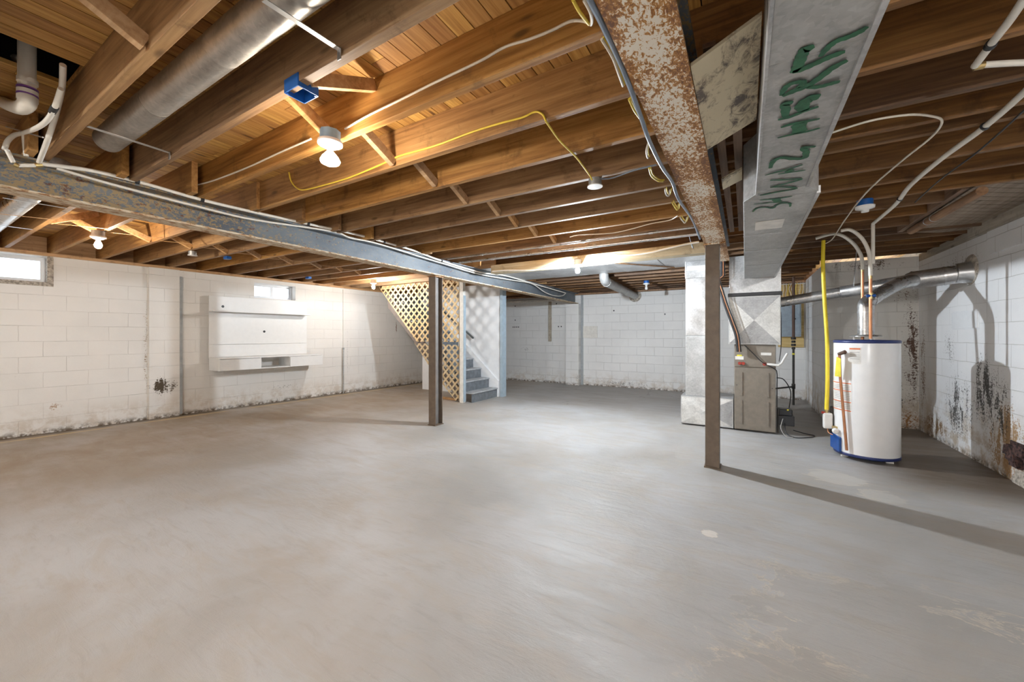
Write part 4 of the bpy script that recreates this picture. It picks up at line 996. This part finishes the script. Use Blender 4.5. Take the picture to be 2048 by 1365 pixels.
pipe_thing('water_line', 'short white pipe tee with two legs resting on the steel beam', [('arch', [at(x_, y_, 'x', X_) for x_, y_ in ((46, 266), (28, 271), (15, 283), (9, 300))], .012, M['pex']), ('leg_left', [at(14, 300, 'x', X_), at(27, 326, 'x', X_)], .011, M['pex'], False), ('leg_right', [at(48, 270, 'x', X_), at(52, 313, 'x', X_)], .011, M['pex'], False), ('brass_tee', [at(28, 328, 'x', X_), at(38, 333, 'x', X_)], .013, M['brass'], False), ('lower_run', [at(36, 331, 'x', X_), at(72, 331, 'x', X_)], .011, M['pex'], False), ('brass_coupling', [at(70, 331, 'x', X_), at(84, 330, 'x', X_)], .014, M['brass'], False)])
tag(MB().tube([lp_(-20, 244, .44), lp_(86, 275, .50)], .004, 8).build('metal_rod', M['steel']), 'thin grey metal rod crossing the near left joist bay', 'rod')
# dark void box over the floor opening


# ================================================================== LAMPS AND BOXES
def octo(mb, c, r_, z0_, z1_):
    mb.lathe([(r_, z0_), (r_, z1_)], (c[0], c[1], 0), 8); return mb
def lamp(key, label, box_mat, disc=False, ztop=JB):
    x_, y_, z_, wt, col = LAMPS[key]
    r_ = thing('bulb_lamp', label, 'lamp', (x_, y_, z_))
    octo(MB(), (x_, y_), .052, ztop - .055, ztop - .001).build('junction_box', box_mat, r_)
    MB().lathe([(.03, ztop - .088), (.062, ztop - .072), (.062, ztop - .056), (.05, ztop - .055)], (x_, y_, 0), 24).build('lampholder', M['white_plastic'], r_)
    zt = ztop - .088
    rb_ = .050 if disc else .031
    pr = [(.013, zt), (.015, zt - .02), (rb_ * .8, zt - .05), (rb_, zt - .07), (rb_ * .9, zt - .082), (rb_ * .5, zt - .092), (.002, zt - .095)] if disc else [(.013, zt), (.016, zt - .02), (rb_ * .9, zt - .045), (rb_, zt - .062), (rb_ * .85, zt - .082), (rb_ * .45, zt - .094), (.002, zt - .097)]
    bo = MB().lathe([(a, b_) for a, b_ in pr], (x_, y_, 0), 24)
    area = 4 * math.pi * rb_ * rb_ * .85
    bo.build('bulb', m_emit('bulb_glow_' + key, col, wt / area / math.pi), r_)
    return r_
lamp('near', 'lit bulb on a pale blue round box close above, brightest near the fat duct', M['blue_pale'], True)
lamp('left', 'lit bulb among crossed braces above the near left window', M['galv_dull'])
lamp('middle', 'bright cool bulb in front of the pale cross beam', M['white_plastic'], ztop=2.31)
lamp('stair', 'lit bulb at the top corner of the lattice by the stairs', M['white_plastic'])
lamp('fill_rear_left', 'added fill bulb behind the camera in the middle', M['white_plastic'], True)
lamp('fill_rear_right', 'added fill bulb behind the camera on the right', M['white_plastic'], True)
lamp('fill_rear_far', 'added fill bulb behind the camera on the left', M['white_plastic'], True)

def jbox(c, label, box_mat, holder=True, bulb=False, cover=None, r0=.052):
    r_ = thing('junction_box', label, 'junction box', (c[0], c[1], JB))
    octo(MB(), c, r0, JB - .05, JB - .001).build('box_body', box_mat, r_)
    if cover: MB().lathe([(r0 + .006, JB - .056), (r0 + .006, JB - .05)], (c[0], c[1], 0), 28).build('cover_plate', cover, r_)
    if holder: MB().lathe([(.024, JB - .098), (.026, JB - .078), (.060, JB - .070), (.062, JB - .051)], (c[0], c[1], 0), 24).build('lampholder', M['white_plastic'], r_)
    if bulb: MB().lathe([(.014, JB - .098), (.020, JB - .125), (.030, JB - .145), (.030, JB - .160), (.018, JB - .178), (.002, JB - .182)], (c[0], c[1], 0), 20).build('unlit_bulb', M['white_plastic'], r_)
    return r_
jbox(at(1730, 400, 'z', JB), 'blue box with white bulbless lampholder under the right joists', M['blue_box'])
jbox((-1.69, 8.04), 'blue box with an unlit bulb near the back wall', M['blue_box'], True, True)
c_ = at(1190, 358, 'z', JB); jbox(c_, 'round metal box with blank white cover at the end of the yellow cable', M['galv_dull'], False, False, M['white_plastic'], .046)
c_ = at(385, 503, 'z', JB); jbox(c_, 'metal box with white cover plate in the left bay past the lit bulb', M['galv_dull'], False, False, M['white_plastic'], .045)
c_ = at(1176, 512, 'z', JB)
# open blue box
c_ = at(603, 190, 'z', JB - .02)
ob = thing('open_box', 'open square blue electrical box beside a joist near the lit lamp', 'junction box', tuple(c_))
hx, hy_ = .052, .045
m_ = MB().box(c_.x - hx, c_.x + hx, c_.y - hy_, c_.y + hy_, c_.z + .055, c_.z + .058)
for s_ in (-1, 1):
    m_.box(c_.x + s_ * hx - .002, c_.x + s_ * hx + .002, c_.y - hy_, c_.y + hy_, c_.z, c_.z + .056); m_.box(c_.x - hx, c_.x + hx, c_.y + s_ * hy_ - .002, c_.y + s_ * hy_ + .002, c_.z, c_.z + .056)
m_.build('shell', M['blue_box'], ob)
for s_, q_ in ((-1, -1), (1, 1)): MB().cyl((c_.x + s_ * .044, c_.y + q_ * .037, c_.z - .002), (c_.x + s_ * .044, c_.y + q_ * .037, c_.z + .03), .005, 8).build('screw_boss', M['blue_box'], ob)
for px_, py_, lb in ((455, 516, 'small blue box under the left bay joists beyond the white covered box'), (617, 556, 'small blue box under the left bay joists above the slider window')):
    c_ = at(px_, py_, 'z', JB - .02); tag(MB().box(c_.x - .05, c_.x + .05, c_.y - .03, c_.y + .03, c_.z - .02, c_.z + .018).build('wall_box', M['blue_box'], bevel=.004), lb, 'junction box')
# wire bridging in the left bay
for i, (a, b_) in enumerate(zip(lj, lj[1:])):
    if i > 8: break
    tag(MB().bar((-5.75, a - .02, JB - .002), (-5.55, b_ - .02, JB - .002), .016, .002).build('lath_strip', M['brace']), 'thin pale strip under the %s and %s joists over the left wall' % (ORD[i], ORD[i + 1]), 'strip', 'strips under the left joists')

# ================================================================== STAIRS
YN, YF2 = 5.95, 6.84
st = thing('staircase', 'steep grey painted basement staircase rising to the left behind the lattice', 'staircase', (-4.46, 6.4, 0))
rise, run = .201, .207
for i in range(11):
    x_ = -4.46 - i * run; zt = .19 + i * rise
    sp_ = MB().box(x_ - run - .0, x_ + .022, YN + .012, YF2 - .012, zt - .028, zt).build('tread', M['nosing'], st, .006)
    MB().box(x_ - .018, x_, YN + .012, YF2 - .012, zt - rise + (.011 if i == 0 else 0), zt - .0285).build('riser', M['tread'], st)
n_ = 11; ex = -4.46 - n_ * run; ez = .19 + (n_ - 1) * rise
for s_, yy, mt in ((0, YN - .028, M['stringer']), (1, YF2 - .012, M['stair_wall'])):
    top = .0 if s_ == 0 else .17
    poly = [(-4.47 + (.04 if s_ else 0), 0), (-4.47 + (.04 if s_ else 0), .16 + top), (ex, ez + .03 + top), (ex, ez - .26), (-4.74, 0)]
    if s_ == 0: poly = [(-4.72, .0), (-4.60, .04), (-4.60, .14), (ex, ez - .02), (ex, ez - .30)]
    MB().prism(poly, yy, yy + .038, 'y').build('stringer', mt, st)
# side wall of the stairs (with the end trim)
struct('wall_stairs', MB().box(-6.62, -4.40, YF2 + .028, YF2 + .128, 0, JB), M['stair_wall'])
struct('trim_10', MB().box(-4.398, -4.335, YF2 - .0, YF2 + .15, 0, JB), M['blue_post'])
hr = thing('handrail', 'dark handrail on the white stair wall seen behind the white post', 'handrail', (-5.1, 6.8, 1.1))
MB().bar((-5.05, YF2 - .045, 1.225), (-6.6, YF2 - .045, 2.33), .04, .028, up=(0, 1, 0)).build('rail', M['handrail'], hr, .006)
MB().bar((-5.14, YF2 + .02, 1.22), (-5.14, YF2 - .03, 1.265), .02, .02).build('bracket', M['steel'], hr)
# post and lattice
wp = thing('stair_post', 'white painted timber post at the foot of the stairs beside the lattice', 'post', (-4.63, 5.89, 0))
MB().box(-4.685, -4.60, 5.86, 5.935, .0, JB - .001).build('post', M['white_post'], wp, .004)
MB().box(-4.598, -4.585, 5.865, 5.93, .02, 2.05).build('blue_edge', M['blue_post'], wp)
la = thing('lattice_panel', 'diagonal wooden lattice panel screening the side of the stairs', 'lattice', (-5.6, 5.9, 0))
def lattice(poly, y_, name):
    """45 degree slats clipped to a polygon (x, z); two layers"""
    mb = MB()
    for layer, (ux, uz) in enumerate(((.7071, .7071), (.7071, -.7071))):
        nx, nz = -uz, ux
        offs = [p[0] * nx + p[1] * nz for p in poly]; k_ = math.floor(min(offs) / .110) * .110
        while k_ < max(offs):
            pl = list(poly)
            for off, sg in ((k_, 1), (k_ + .037, -1)):
                out = []
                for i in range(len(pl)):
                    p, q = pl[i], pl[(i + 1) % len(pl)]
                    dp = (p[0] * nx + p[1] * nz - off) * sg; dq = (q[0] * nx + q[1] * nz - off) * sg
                    if dp >= 0: out.append(p)
                    if dp * dq < 0: t_ = dp / (dp - dq); out.append((p[0] + (q[0] - p[0]) * t_, p[1] + (q[1] - p[1]) * t_))
                pl = out
                if len(pl) < 3: break
            if len(pl) > 2: mb.prism(pl, y_ + layer * .0065, y_ + layer * .0065 + .006, 'y')
            k_ += .110
    return mb.build(name, M['lattice'], la)
lattice([(-4.70, 1.16), (-4.70, 2.37), (-6.98, 2.37), (-6.93, 2.30), (-5.84, 1.16)], 5.885, 'upper_sheet')
lattice([(-4.70, .02), (-4.70, 1.10), (-5.90, 1.13), (-5.52, .70), (-5.10, .29), (-4.80, .02)], 5.885, 'lower_sheet')
MB().box(-4.715, -4.688, 5.878, 5.902, .02, 2.37).build('edge_strip', M['joist_pale'], la)
tag(MB().box(-6.9, -4.72, 5.905, 5.925, 2.30, 2.379).build('header_strip', M['brace']), 'pale timber strip along the top of the wooden lattice', 'board')
tag(MB().box(-5.6, -4.9, 6.0, 6.09, 0, .04).build('loose_plank', M['plate'], bevel=.003), 'loose brown plank lying on the floor under the stairs', 'plank')

# ================================================================== BACK WALL BITS
tag(MB().box(-4.58, -4.50, 9.55, 9.598, 1.12, 2.30).build('wall_batten', M['grey_wood'], bevel=.002), 'grey vertical batten fixed to the back wall beside the stair wall', 'batten')
tag(MB().box(-6.2, -4.03, 9.52, 9.598, 2.20, 2.27).build('wall_pipe', M['white_post'], bevel=.01), 'white painted rail along the top of the back wall left of the pilaster', 'rail')
tag(MB().box(-3.60, -3.22, 9.585, 9.599, 1.22, 1.52).build('wall_plate', M['white_post'], bevel=.002), 'square cream cover plate on the back wall beside the pilaster', 'cover plate')
holes = MB()
for (x_, z_) in ((-5.65, 2.12), (-4.36, 2.14), (-5.65, 1.72), (-5.72, 1.52), (-5.66, 1.52), (-5.60, 1.52), (-5.54, 1.52), (-4.30, 1.52), (-4.22, 1.52), (-2.8, 1.9), (-1.6, 1.78)):
    holes.lathe([(.018, 0), (.016, -.002)], (x_, 9.5995, z_), 10, 'y')
struct('trim_11', holes, M['black'])
# conduit on the left wall
cw = thing('wall_conduit', 'thin grey conduit rising from the floor on the left wall right of the shelf unit', 'conduit', tuple(LW(.05, 5.52, 0)))
PW[cw.name] = tuple(cw.location)
MB().cyl(LW(.052, 5.49, 0), LW(.052, 5.49, .98), .012, 10).build('pipe', M['galv_dull'], cw)
MB().cyl(LW(.052, 5.49, .97), LW(.052, 5.49, 1.01), .019, 10).build('cap', M['shade_cap_grey'], cw)

# ================================================================== WALL UNIT
wu = thing('wall_unit', 'white floating television wall unit with shelf and cabinet on the left wall', 'wall unit', tuple(LW(0, 3.85, 1.4)))
def lbox(d0, d1, y0_, y1_, z0_, z1_, name, mat, parent, bev=.002):
    mb = MB()
    b_ = [LW(d0, y0_, z0_), LW(d1, y0_, z0_), LW(d1, y1_, z0_), LW(d0, y1_, z0_)]; t_ = [p + Vector((0, 0, z1_ - z0_)) for p in b_]
    return mb.hexa(b_, t_).build(name, mat, parent, bev)
Y0u, Y1u = 3.00, 4.66
zp = 1.05
b1 = lbox(.055, .07, Y0u, Y1u, .915, 1.128, 'back_panel', M['white_panel'], wu)
b2 = lbox(.055, .07, Y0u, Y1u, 1.132, 1.688, 'back_panel', M['white_panel'], wu)
b3 = lbox(.055, .07, Y0u, Y1u, 1.692, 1.965, 'back_panel', M['white_panel'], wu)
lbox(0.004, .055, Y0u + .08, Y0u + .12, .92, 1.94, 'support_rail', M['white_panel'], wu); lbox(0.004, .055, Y1u - .12, Y1u - .08, .92, 1.94, 'support_rail', M['white_panel'], wu)
lbox(.07, .26, Y0u, Y1u - .02, 1.69, 1.708, 'shelf', M['white_panel'], wu)
for y_, z_, pr_ in ((3.2, 1.79, b3), (3.86, 1.36, b2)):
    p = LW(.071, y_, z_); MB().lathe([(.022, 0), (.018, .004)], p, 16, 'x').build('cable_grommet', M['black'], pr_)
cab = lbox(.07, .47, Y0u, Y1u + .1, .895, .913, 'cabinet_top', M['white_panel'], wu)
lbox(.07, .47, Y0u, Y1u + .1, .70, .718, 'cabinet_bottom', M['white_panel'], wu)
for y_ in (Y0u, 3.62, 4.12, Y1u + .085): lbox(.07, .47, y_, y_ + .015, .718, .895, 'divider', M['white_panel'], wu)
lbox(.47, .488, Y0u + .002, 3.63, .702, .89, 'cabinet_door', M['white_panel'], wu); lbox(.47, .488, 4.125, Y1u + .098, .702, .89, 'cabinet_door', M['white_panel'], wu)

# small things on the floor and walls
tag(MB().box(.86, .905, 1.55, 1.565, 0, .006).build('debris_chip', M['black']), 'small black chip lying on the floor in the right foreground', 'debris')
# fix parent offsets for empties that have locations is handled in build()
